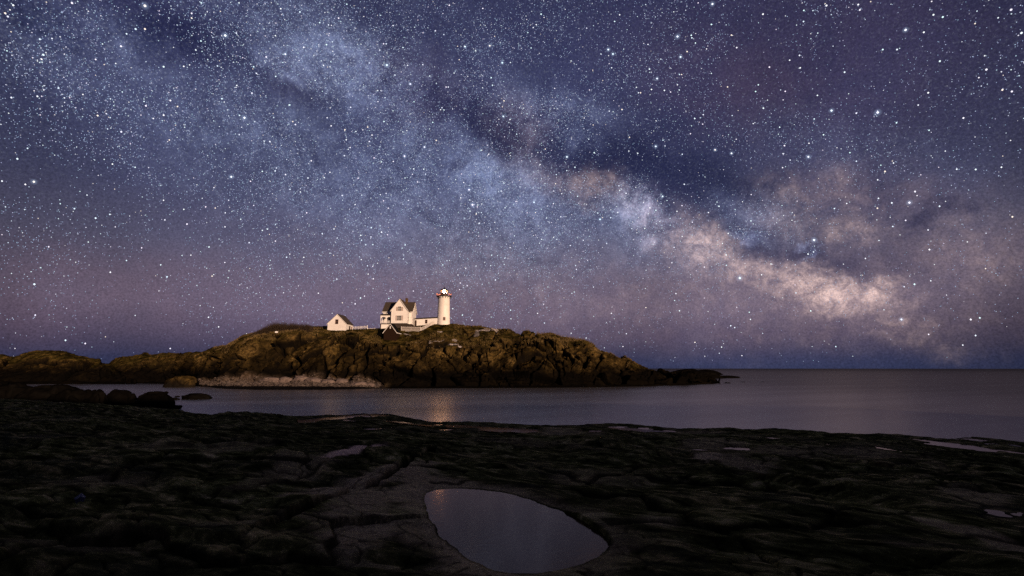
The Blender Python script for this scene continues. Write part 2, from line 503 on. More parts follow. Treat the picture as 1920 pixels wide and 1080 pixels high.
M['island'] = rock_material('island_rock', 'island')
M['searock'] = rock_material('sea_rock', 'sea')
M['darkrock'] = simple('near_black_rock', (.0038, .0034, .003), .95, .5, .7, .05, .0)  # near-black base puts the shade on the shore boulders into their colour
M['palerock'] = simple('pale_granite', (.13, .10, .088), .8, .3, .8, .05, .2)
M['pebble'] = simple('beach_pebbles', (.085, .067, .056), .85, .6, .9, .0, .2)

# ------------------------------------------------------------------ sea
def sea_material():
    m, q, bs = material('calm_sea')
    P = q.n('ShaderNodeNewGeometry').outputs['Position']
    n = q.noise(q.vmath('MULTIPLY', P, (.02, .05, 0)), 1.0, 4, .55)
    st = q.noise(q.vmath('MULTIPLY', q.n('ShaderNodeMapping', {'Vector': P, 'Rotation': (0, 0, rad(-22))}).outputs[0], (.012, .09, 0)), 1.0, 5, .6)
    r = q.mrange(q.math('ADD', q.math('MULTIPLY', n, .5), q.math('MULTIPLY', st, .5)), .35, .65, .24, .29)
    t = m.node_tree
    t.nodes.remove(bs)
    gl = q.n('ShaderNodeBsdfGlossy', {'Color': (.48, .465, .46, 1), 'Roughness': r})
    df = q.n('ShaderNodeBsdfDiffuse', {'Color': (.012, .014, .018, 1)})
    wave = q.noise(q.vmath('MULTIPLY', P, (.25, .5, 0)), 1.0, 3, .5)
    bmp = q.n('ShaderNodeBump', {'Strength': .25, 'Distance': .06, 'Height': wave})
    q.L.new(bmp.outputs[0], gl.inputs['Normal'])
    fr = q.n('ShaderNodeFresnel', {'IOR': 1.34})
    q.L.new(bmp.outputs[0], fr.inputs['Normal'])
    dist = q.vmath('LENGTH', q.vmath('SUBTRACT', P, (-45, 85, 0)))
    calm = q.mrange(dist, 25, 190, 1.0, .50, 'SMOOTHSTEP')
    calm = q.math('MULTIPLY', calm, q.mrange(dist, 190, 1500, 1.0, .45))
    calm = q.math('MULTIPLY', calm, q.mrange(st, .35, .65, .90, 1.10))
    fac = q.math('MULTIPLY', q.mrange(fr.outputs[0], .05, .9, .30, 1.0), calm)
    mx = q.n('ShaderNodeMixShader', {0: fac, 1: df.outputs[0], 2: gl.outputs[0]})
    q.L.new(mx.outputs[0], [n_ for n_ in t.nodes if n_.type == 'OUTPUT_MATERIAL'][0].inputs[0])
    return m
M['sea'] = sea_material()
rr = np.concatenate([[0.0], np.geomspace(4, 5600, 60)])
th = np.linspace(0, 2 * np.pi, 129)[:-1]
R_, T_ = np.meshgrid(rr, th, indexing='ij')
V = np.stack([R_ * np.sin(T_), R_ * np.cos(T_), np.zeros_like(R_)], -1).reshape(-1, 3)
sea = np_mesh('sea', V, grid_faces(len(rr), len(th), True)[:, ::-1], M['sea'], smooth=True)
tag(sea, 'calm dark sea smoothed by a long exposure, reaching the horizon', None, None, 'structure')

# ------------------------------------------------------------------ foreground rock shelf
EDGE = np.array([(-600, 742), (0, 748), (120, 752), (250, 764), (330, 769), (398, 778), (415, 774), (500, 778), (570, 783), (600, 781), (640, 779), (680, 776), (720, 777),
    (770, 785), (830, 791), (880, 792), (950, 795), (1010, 797), (1050, 799), (1100, 796), (1150, 796), (1200, 799), (1250, 801), (1330, 802), (1440, 807), (1540, 811), (1556, 815), (1680, 816),
    (1770, 824), (1800, 821), (1860, 825), (1920, 833), (2600, 870)], float)
EY = np.array([(-600, 30), (0, 27), (250, 24), (400, 23), (700, 24), (950, 22), (1300, 22), (1560, 20), (1800, 20), (2600, 17)], float)

def px_of(x, Y):
    return 960 + FPX * x / np.maximum(Y * CP - .30, .4)

def shelf_base(x, Y):
    px = np.clip(px_of(x, np.maximum(Y, .1)), -600, 2600)
    Ye = np.interp(px, EY[:, 0], EY[:, 1])
    Ye = Ye + .7 * vnoise(x * .35, 3.3, 0, 5)
    ze = CAMZ + Ye * slope(np.interp(px, EDGE[:, 0], EDGE[:, 1]))
    z0 = 3.88 - .018 * np.clip(x, -30, 30)
    t = np.clip((Y - 4.5) / (Ye - 4.5), 0, 1)
    z = z0 * (1 - t) + ze * t
    over = np.maximum(Y - Ye, 0)
    z = z - over * 1.3 - .3 * sstep(0, .4, over)
    z = z + sstep(-5, -22, Y) * 10.0  # unseen bank added behind the camera to shade shelf and boulders
    return np.maximum(z, -3.0), Ye

def ground_hit(px, py):
    lo = 1.5
    for Y in np.arange(2.0, 30, .02):
        p = at(px, py, Y)
        zb, ye = shelf_base(np.array(p[0]), np.array(p[1]))
        if p[2] <= zb: return p
    return at(px, py, 21.0)

POOLZ = None
pool_px = [(797, 930), (812, 919), (850, 916), (905, 918), (960, 927), (1010, 943), (1060, 961), (1105, 984), (1134, 1004), (1146, 1022), (1137, 1042), (1104, 1062), (1060, 1076),
           (1005, 1088), (950, 1088), (905, 1074), (868, 1050), (836, 1020), (812, 985), (799, 955)]
pc = ground_hit(970, 990)
POOLZ = float(pc[2]) - .02
pool = np.array([on_z(a, b, POOLZ)[:2] for a, b in pool_px])

def smooth_closed(P, k=6):
    n = len(P); out = []
    for i in range(n):
        p0, p1, p2, p3 = P[i - 1], P[i], P[(i + 1) % n], P[(i + 2) % n]
        for j in range(k):
            t = j / k
            out.append(.5 * ((2 * p1) + (-p0 + p2) * t + (2 * p0 - 5 * p1 + 4 * p2 - p3) * t * t + (-p0 + 3 * p1 - 3 * p2 + p3) * t ** 3))
    return np.array(out)

def sdist(x, y, P):
    """signed distance to a closed outline, negative inside"""
    d = np.full(x.shape, 1e9); ins = np.zeros(x.shape, bool)
    n = len(P)
    for i in range(n):
        a, b = P[i], P[(i + 1) % n]
        e = b - a; wx, wy = x - a[0], y - a[1]
        t = np.clip((wx * e[0] + wy * e[1]) / (e @ e + 1e-12), 0, 1)
        d = np.minimum(d, np.hypot(wx - e[0] * t, wy - e[1] * t))
        cond = (a[1] > y) != (b[1] > y)
        with np.errstate(divide='ignore', invalid='ignore'):
            xi = a[0] + (y - a[1]) * (b[0] - a[0]) / (b[1] - a[1] + 1e-12)
        ins ^= cond & (x < xi)
    return np.where(ins, -d, d)

def pdist(x, y, P):
    d = np.full(x.shape, 1e9)
    for i in range(len(P) - 1):
        a, b = P[i], P[i + 1]; e = b - a; wx, wy = x - a[0], y - a[1]
        t = np.clip((wx * e[0] + wy * e[1]) / (e @ e), 0, 1)
        d = np.minimum(d, np.hypot(wx - e[0] * t, wy - e[1] * t))
    return d

# rings around the camera, dense where the photograph looks
fr_t = np.arange(-54, 54.01, .13)
bk_t = np.linspace(56, 304, 63)
TH = np.radians(np.concatenate([fr_t, bk_t]))
RR = np.concatenate([[.02, .6, 1.2], np.geomspace(1.8, 34, 760), np.linspace(35.5, 110, 36)])
R_, T_ = np.meshgrid(RR, TH, indexing='ij')
X, Y = R_ * np.sin(T_), R_ * np.cos(T_)
Z, YE = shelf_base(X, Y)
front = sstep(-6, -2, Y)
inland = sstep(.0, 2.5, YE - Y)
big = fbm(X * .22, Y * .3, 0, 4, 3) * .12
mid = fbm(X * .9 + 2, Y * 1.3, 0, 5, 9, .45) * .032
# layered ledges running down to the right
s1 = (Y + .42 * X) * .62 + .8 * fbm(X * .3, Y * .3, 0, 3, 21)
terr = (s1 - np.floor(s1)); ledge = (sstep(.0, .12, terr) - terr) * .09
s2 = (Y + .5 * X) * 2.1 + 1.1 * fbm(X * .6, Y * .6, 0, 4, 31)
terr2 = s2 - np.floor(s2); ledge2 = (sstep(0, .2, terr2) - terr2) * .03
F1, F2, cid, VV = voronoi(X * 1.4 + .3 * fbm(X, Y, 0, 3, 41), Y * 1.9, np.zeros_like(X) + .5, 17)
rubble = (cid - .5) * .05 * sstep(.25, .8, vnoise(X * .35, Y * .35, 0, 61) + .25)
# large weathered slabs split by thin joints
sx_ = X + .5 * Y + .55 * fbm(X * .5, Y * .5, 0, 4, 45); sy_ = Y - .25 * X + .55 * fbm(X * .5 + 7, Y * .5, 0, 4, 46)
F1, F2, cid, VV = voronoi(sx_ * .42, sy_ * .62, np.zeros_like(X) + .5, 19)
hh_ = np.modf(cid * 57.7)[0] - .5
slab = (cid - .5) * .08 + hh_ * VV[..., 1] * .10
joint = 1 - sstep(.012, .05, F2 - F1)
F1, F2, cid, VV = voronoi(sx_ * 1.5 + 3, sy_ * 2.3, np.zeros_like(X) + .5, 23)
jm = sstep(-.05, .35, vnoise(X * .3 + 5, Y * .3, 0, 65))
joint = np.maximum(joint, (1 - sstep(.02, .08, F2 - F1)) * jm * .8)
rubble = rubble + slab + (cid - .5) * .035 * jm - joint * .035
fine = fbm(X * 6, Y * 7, 0, 4, 71) * .006
far = sstep(6, 20, Y)
H = (sstep(7, 3, YE - Y) * fbm(X * 1.3, Y * 2.2, 0, 4, 99) * .055 if True else 0) + big * .8 + mid * (1 - .3 * far) + ledge * (1 - .45 * far) + ledge2 * .6 * (1 - .4 * far) + rubble + fine
# crest near the edge stays where the sight line has it
Z = Z + H * (.55 + .45 * inland) * np.where(Y > YE + .6, .0, 1) + sstep(.3, 3, Y - YE) * .5 * fbm(X * .4, Y * .4, 0, 4, 81)
Z = Z + (1 - front) * fbm(X * .1, Y * .1, 0, 5, 91) * .5
# diagonal crack
crk = np.array([ground_hit(a, b)[:2] for a, b in [(812, 846), (795, 855), (765, 873), (735, 890), (700, 906), (668, 925), (640, 940), (600, 956), (540, 985), (500, 1004)]])
dcr = pdist(X + .03 * vnoise(X * 3, Y * 3, 0, 7), Y + .03 * vnoise(X * 2.5, Y * 2.5, 1, 8), crk)
Z = Z - .20 * (1 - sstep(.05, .12, dcr)) + .03 * (1 - sstep(.12, .5, dcr))
# long gully on the right
gl = np.array([ground_hit(a, b)[:2] for a, b in [(1400, 890), (1450, 905), (1550, 925), (1680, 948), (1780, 970), (1870, 1003), (1960, 1040)]])
dg = pdist(X, Y + .15 * vnoise(X * 1.2, Y * 1.2, 0, 18), gl)
Z = Z - .34 * (1 - sstep(.08, .75, dg)) * sstep(1.5, 3.5, X)
gl2 = np.array([ground_hit(a, b)[:2] for a, b in [(1160, 868), (1240, 868), (1330, 880), (1420, 892)]])
Z = Z - .10 * (1 - sstep(.05, .5, pdist(X, Y, gl2)))
# pool basin
near_pool = (np.hypot(X - pool[:, 0].mean(), Y - pool[:, 1].mean()) < 3.2) & (Y > 0)
sd = np.full(X.shape, 9.0)
sdp = smooth_closed(pool, 4)
xs_, ys_ = X[near_pool], Y[near_pool]
sd[near_pool] = sdist(xs_ + .016 * fbm(xs_ * 5, ys_ * 5, 0, 3, 1), ys_ + .022 * fbm(xs_ * 4, ys_ * 4, 3, 3, 2), sdp)
Z = np.where((sd > 0) & (sd < 2.5), np.minimum(Z, POOLZ + .05 + .10 * sd), Z)
rim = POOLZ + .006 + .05 * sstep(0, .5, sd) + .010 * (1 + vnoise(X * 8, Y * 8, 0, 12)) * sstep(0, .12, sd)
k = 1 - sstep(.15, .9, sd)
Z = np.where(sd > 0, np.maximum(Z, rim) * k + Z * (1 - k), POOLZ - np.minimum(.12, -sd * .35))
# small puddles: centre and half sizes as seen, slope across
PUD = [(588, 787, 16, 1.0, 0), (655, 789, 14, 1.1, 1), (742, 791, 26, 1.5, 2), (760, 803, 16, 1.2, 0), (835, 806, 20, 1.3, -1), (925, 801, 24, 1.6, 1), (1045, 804, 18, 1.2, 1), (1160, 801, 14, 1.1, 0), (1250, 808, 18, 1.1, 1), (1450, 822, 24, 1.2, 2), (1560, 834, 18, 1.1, 2), (1660, 842, 26, 1.4, 4), (1895, 1004, 20, 2.2, 5), (1850, 992, 18, 2.0, 3),
       (620, 784, 26, 1.4, 0), (706, 804, 34, 2.0, -2), (800, 799, 22, 1.6, -2), (864, 799, 18, 1.8, 1), (990, 806, 34, 2.6, 1),
       (1116, 809, 13, 1.5, 0), (1206, 804, 16, 1.8, 0), (1300, 823, 20, 1.6, 0), (1315, 844, 30, 2.0, 1), (1382, 842, 38, 4.6, 2), (1812, 838, 105, 5.0, 13), (1866, 962, 22, 4.0, 4), (1908, 964, 11, 3.2, 0)]
puddles = []
for (cx, cy, hw, hh, sl) in PUD:
    c = ground_hit(cx, cy)
    zp = float(c[2]) - .012
    pts = []
    for a in np.linspace(0, 2 * np.pi, 41)[:-1]:
        wob = 1 + .22 * math.sin(3 * a + cx) + .14 * math.sin(5 * a + cy)
        ax, ay = math.cos(a) * hw * wob, math.sin(a) * hh * wob
        pts.append(on_z(cx + ax, cy + ay + sl * ax / hw, zp)[:2])
    pts = np.array(pts); puddles.append((pts, zp))
    c0 = pts.mean(0); rad_ = np.hypot(*(pts - c0).T).max()
    mk = (np.hypot(X - c0[0], Y - c0[1]) < rad_ + 1.6) & (Y > 0)
    s = sdist(X[mk], Y[mk], pts)
    zz = Z[mk]
    flat = zp + .012 + .03 * sstep(0, 1.2, s)
    kk = 1 - sstep(.2, 1.5, s)
    zz = np.where(s > 0, zz * (1 - kk) + (flat + .25 * H[mk]) * kk, zp - np.minimum(.05, -s * .3))
    zz = np.where((s > 0) & (s < .5), np.maximum(zz, zp + .004), zz)
    Z[mk] = zz
# pale mineral and gravel patches (where the stone itself is pale)
def blobmask(lst, wob=.5):
    m_ = np.zeros_like(X)
    pxx = px_of(X, Y); pyy = 540 - FPX * np.tan(np.arctan2(Z - CAMZ, np.maximum(Y, .1)) - PITCH)
    nz = fbm(X * 1.6, Y * 1.6, 0, 4, 77) * wob
    for (cx, cy, hw, hh, sl, wt) in lst:
        c = ground_hit(cx, cy); e = ground_hit(cx + hw, cy + sl); u = ground_hit(cx, cy - hh)
        ex = e[:2] - c[:2]; eu = u[:2] - c[:2]
        Mx = np.linalg.inv(np.stack([ex, eu], 1))
        dx, dy = X - c[0], Y - c[1]
        p = Mx[0, 0] * dx + Mx[0, 1] * dy; q_ = Mx[1, 0] * dx + Mx[1, 1] * dy
        m_ = np.maximum(m_, wt * (1 - sstep(.55, 1.25, np.hypot(p, q_) + nz)) * (Y > 0))
    return m_
pale = blobmask([(700, 905, 110, 18, -18, .75), (690, 950, 90, 34, -25, .70), (780, 900, 70, 18, 0, .70), (560, 880, 60, 12, -12, .38), (500, 900, 50, 14, -12, .25),
                 (780, 960, 26, 45, 5, .45), (830, 1040, 40, 25, 30, .45), (860, 1070, 60, 10, 8, .5), (640, 1030, 60, 8, 3, .3), (560, 985, 70, 8, 12, .35), (700, 1060, 50, 8, 8, .3),
                 (1325, 861, 28, 6, 1, .95), (1400, 868, 70, 8, 4, .55), (1350, 833, 60, 9, 0, .35), (1480, 850, 80, 8, 8, .35), (1620, 852, 120, 10, 10, .33), (1235, 992, 44, 10, 0, .35), (1170, 1040, 20, 20, 0, .25),
                 (1835, 930, 70, 12, 12, .40), (1870, 1012, 75, 14, 20, .55), (1800, 995, 90, 6, 18, .5), (1060, 812, 60, 6, 3, .35), (1290, 812, 60, 6, 1, .4), (1000, 830, 80, 8, 3, .2), (1120, 895, 90, 12, 5, .2), (1700, 1040, 60, 10, 10, .22),
                 (180, 900, 120, 12, 0, .16), (350, 840, 150, 12, 0, .16), (100, 1010, 120, 10, 0, .16), (440, 1000, 80, 8, 0, .16), (430, 855, 50, 8, 0, .3)])
snowm = blobmask([(668, 850, 44, 5, -8, 1.0), (700, 845, 16, 3.5, -2, 1.0), (632, 859, 26, 2.5, -6, .8)], .35)
prim = (1 - sstep(.05, .42, sd + .12 * fbm(X * 3, Y * 3, 0, 3, 44))) * sstep(.0, .05, sd) * np.interp(X, [-.9, .0, .6, 1.2], [.75, .6, .35, .2])
pale = np.maximum(pale, prim)
shelf_attr = {'pale': pale.ravel(), 'snow': snowm.ravel(), 'crack': np.maximum(1 - sstep(.06, .13, dcr), joint * .8 * (sd > .1)).ravel(), 'tone': (np.modf(cid * 0 + np.floor(sx_ * .42) * .37 + np.floor(sy_ * .62) * .61)[0] * 0 + slab * 8 + .5).clip(0, 1).ravel()}

def shelf_material():
    m, q, bs = material('shelf_rock')
    g = q.n('ShaderNodeNewGeometry'); P = g.outputs['Position']
    att = lambda nm: q.n('ShaderNodeAttribute', attribute_name=nm).outputs['Fac']
    a = q.noise(P, .5, 6, .65); b = q.noise(q.vmath('MULTIPLY', q.n('ShaderNodeMapping', {'Vector': P, 'Rotation': (0, 0, rad(24))}).outputs[0], (.55, 1.5, 1)), 3.0, 10, .72, .3); c_ = q.noise(P, 26, 5, .75)
    base_ = q.ramp(b, [(.37, (.007, .007, .002)), (.48, (.055, .054, .016)), (.56, (.16, .148, .050)), (.68, (.60, .46, .21))])
    base_ = q.mix(q.mrange(a, .42, .60, 0, .75), base_, q.ramp(b, [(.39, (.007, .007, .002)), (.50, (.066, .060, .018)), (.64, (.42, .29, .11))]))
    rust = q.mrange(q.noise(P, 1.1, 6, .7, .5), .60, .72, 0, .6)
    base_ = q.mix(rust, base_, (.070, .040, .020, 1))
    pl = q.math('MULTIPLY', att('pale'), q.mrange(c_, .35, .62, .25, 1.0))
    base_ = q.mix(q.mrange(att('tone'), .2, .9, .55, 0.0), base_, (.008, .008, .004, 1))
    c = q.mix(pl, base_, (.60, .43, .23, 1))
    c = q.mix(att('crack'), c, (.003, .003, .003, 1))
    c = q.mix(q.math('MULTIPLY', att('snow'), q.mrange(c_, .36, .50, .4, 1.0)), c, (.80, .52, .34, 1))
    h = q.math('ADD', q.math('MULTIPLY', b, .7), q.math('MULTIPLY', c_, .3))
    bm = q.n('ShaderNodeBump', {'Strength': 1.0, 'Distance': .022, 'Height': h})
    setb(q, bs, col=c, rough=.95, spec=q.mrange(a, .50, .70, .0, .05), nor=bm.outputs[0])
    return m
shelf = np_mesh('rock_shelf', np.stack([X, Y, Z], -1).reshape(-1, 3), grid_faces(len(RR), len(TH), True)[:, ::-1], shelf_material(), smooth=True, attrs=shelf_attr)
tag(shelf, 'dark weathered shore rock shelf in the foreground', None, None, 'structure')
del VV

def pool_material(name, rough, tint, spec, stint):
    m, q, bs = material(name)
    P = q.n('ShaderNodeNewGeometry').outputs['Position']
    c = q.ramp(q.noise(P, 1.3, 4, .6), [(.35, tuple(t * .6 for t in tint)), (.65, tint)])
    bm = q.n('ShaderNodeBump', {'Strength': .12, 'Distance': .01, 'Height': q.noise(P, 14, 3, .5)})
    t = m.node_tree; t.nodes.remove(bs)
    gl = q.n('ShaderNodeBsdfGlossy', {'Color': stint, 'Roughness': rough, 'Normal': bm.outputs[0]})
    df = q.n('ShaderNodeBsdfDiffuse', {'Color': c})
    fr = q.math('MULTIPLY', q.n('ShaderNodeFresnel', {'IOR': 1.36}).outputs[0], spec)
    mx = q.n('ShaderNodeMixShader', {0: fr, 1: df.outputs[0], 2: gl.outputs[0]})
    q.L.new(mx.outputs[0], [n_ for n_ in t.nodes if n_.type == 'OUTPUT_MATERIAL'][0].inputs[0])
    return m
M['pool'] = pool_material('tide_pool_water', .10, (.020, .012, .006), 1.0, (.88, .72, .64, 1))
M['puddle'] = pool_material('puddle_water', .12, (.01, .008, .006), 1.0, (.72, .66, .64, 1))

def sheet(name, P, z, mat, grow=.06):
    c = P.mean(0); d = P - c
    Q = c + d * (1 + grow / np.maximum(np.hypot(d[:, 0], d[:, 1])[:, None], .05))
    me = bpy.data.meshes.new(name)
    me.from_pydata([(float(a), float(b), z) for a, b in Q], [], [tuple(range(len(Q)))])
    me.materials.append(mat); me.update()
    o = link(bpy.data.objects.new(name, me))
    if me.polygons[0].normal.z < 0: me.flip_normals()
    return o
o = sheet('tide_pool', sdp, POOLZ, M['pool'], .05)
tag(o, 'still oval tide pool in the foreground rock', None, None, 'structure')
for P_, zp in puddles:
    o = sheet('puddle', P_, zp, M['puddle'], .03)
    tag(o, 'shallow puddle lying on the dark rock shelf', None, 'puddles on the rock shelf', 'structure')

def seep(name, pa, pb, y_in, y_out, drop, label, seed):
    ps = np.linspace(pa, pb, 260); fs = np.linspace(0, 1, 40)
    V = []
    for f_ in fs:
        Ye = np.interp(ps, EY[:, 0], EY[:, 1]); yy = Ye - y_in + (y_in - y_out) * f_
        xx = (ps - 960) / FPX * (yy * CP - .3)
        zb, _ = shelf_base(xx, yy)
        V.append(np.stack([xx, yy, zb + drop + .05 * vnoise(xx * .3, yy * .3, 0, seed)], -1))
    o = np_mesh(name, np.array(V).reshape(-1, 3), grid_faces(40, 260), M['puddle'], smooth=True)
    return tag(o, label, None, None, 'structure')
seep('shallow_water', 560, 1260, 4.2, .30, -.004, 'thin seawater lying in the hollows along the shelf edge', 3)
seep('shallow_water', 1700, 2050, 3.0, .5, -.004, 'thin seawater in the hollows at the right end of the shelf', 5)

# ------------------------------------------------------------------ island terrain
def tb(*a): return np.array(a, float)
CREST = tb((190, 684), (205, 680), (215, 671), (225, 668), (240, 667), (262, 663), (272, 661), (285, 664), (300, 663), (315, 660.5), (333, 663), (340, 669), (352, 671), (366, 668), (376, 663), (390, 653), (400, 650.5), (415, 648), (428, 646),
    (438, 640), (445, 633), (460, 628), (480, 624), (500, 621), (540, 616), (580, 613), (600, 612), (640, 611), (660, 617), (690, 616), (715, 615), (745, 613), (780, 610), (805, 607), (818, 606.5), (848, 606.5), (870, 609), (900, 612), (930, 615), (950, 614), (957, 616),
    (963, 624), (974, 633), (983, 633.5), (1000, 628), (1015, 625), (1032, 625), (1050, 630), (1075, 635), (1095, 638), (1104, 642), (1112, 649), (1120, 654), (1132, 661), (1145, 666), (1160, 670), (1175, 673), (1186, 681), (1196, 688), (1210, 692), (1230, 696), (1258, 698),
    (1275, 697), (1290, 699), (1305, 701), (1320, 706), (1338, 711), (1350, 716))
SHORE = tb((190, 718.5), (330, 720), (345, 722), (380, 725), (420, 729), (480, 731), (600, 731), (660, 730), (700, 728.5), (800, 728), (950, 727.5), (1100, 726.5), (1200, 724.5), (1300, 721.5), (1350, 719))
FOOT = tb((190, 714), (340, 716), (375, 714), (420, 713), (480, 711), (600, 712), (660, 715), (705, 722), (730, 723), (950, 722), (1200, 719), (1300, 716), (1350, 717.5))
TOP = tb((190, 700), (300, 690), (380, 676), (420, 664), (450, 648), (480, 637), (550, 634), (620, 638), (680, 646), (715, 653), (750, 653), (780, 651), (860, 656), (950, 656), (1000, 652), (1050, 650), (1100, 658), (1130, 670), (1150, 676), (1200, 698), (1250, 705), (1300, 707), (1350, 717))
PLAT = tb((190, 691), (300, 672), (380, 664), (420, 654), (450, 640), (480, 630), (550, 624), (620, 627), (680, 632), (712, 641), (755, 641.5), (775, 636), (790, 634), (820, 632), (860, 640), (950, 638), (1000, 638), (1050, 638), (1100, 648), (1130, 665), (1150, 671), (1200, 693), (1250, 701), (1300, 704), (1350, 716.5))
PLTQ = tb((190, 686), (300, 665), (380, 658), (420, 649), (450, 634), (480, 626), (550, 619), (620, 617.5), (655, 618.5), (690, 618), (715, 616.5), (770, 614), (800, 611), (820, 609.5), (860, 614), (900, 618), (950, 621), (1000, 630), (1050, 632), (1100, 643), (1130, 662), (1150, 668), (1200, 690), (1250, 699), (1300, 702), (1350, 716.2))
dF = tb((190, 2.5), (370, 4), (400, 10), (480, 15), (620, 14), (690, 5), (720, 2.5), (1350, 2))
dT = tb((190, 10), (400, 9), (480, 8), (700, 10), (1000, 12), (1100, 11), (1200, 7), (1350, 2.5))
dP = tb((190, 4), (450, 4), (715, 6), (1000, 6), (1200, 3), (1350, 1.5))
dQ = tb((190, 4), (450, 6), (600, 8), (720, 10), (830, 13), (900, 10), (1000, 8), (1200, 4), (1350, 2))
dC = tb((190, 5), (450, 8), (600, 12), (700, 12), (830, 5), (930, 8), (1000, 8), (1200, 5), (1350, 2.5))
ip = lambda t, px: np.interp(px, t[:, 0], t[:, 1])

def island_profile(px):
    """control points (Y, z) of the ground along one sight direction"""
    px = np.asarray(px, float)
    Y0 = -CAMZ / slope(ip(SHORE, px))
    YF = Y0 + ip(dF, px); YT = YF + ip(dT, px); YP = YT + ip(dP, px); YQ = YP + ip(dQ, px); YC = YQ + ip(dC, px)
    pF, pT = ip(FOOT, px), ip(TOP, px)
    YM = YF + .34 * (YT - YF); pM = pF + .52 * (pT - pF)
    Ys = [Y0 - 3, Y0, YF, YM, YT, YP, YQ, YC]
    zs = [np.full(px.shape, -1.2), np.zeros(px.shape)] + [CAMZ + y_ * slope(p_) for y_, p_ in ((YF, pF), (YM, pM), (YT, pT), (YP, ip(PLAT, px)), (YQ, ip(PLTQ, px)), (YC, ip(CREST, px)))]
    Ys += [YC + 6, YC + 22]
    zs += [zs[-1] - 1.8, np.full(px.shape, -2.0)]
    return np.stack(Ys, -1), np.stack(zs, -1)

def island_ground(px, Y):
    Ys, zs = island_profile(px)
    return float(np.interp(Y, Ys, zs))

def island_hit(px, py):
    Ys, zs = island_profile(px)
    yy = np.linspace(Ys[1], Ys[-3], 600); zz = np.interp(yy, Ys, zs)
    line = CAMZ + yy * slope(py)
    i = int(np.argmax(zz >= line))
    if not (zz >= line).any(): i = 599
    r = ray(px, py); t = yy[i] / r[1]
    return np.array([r[0] * t, yy[i], zz[i]])

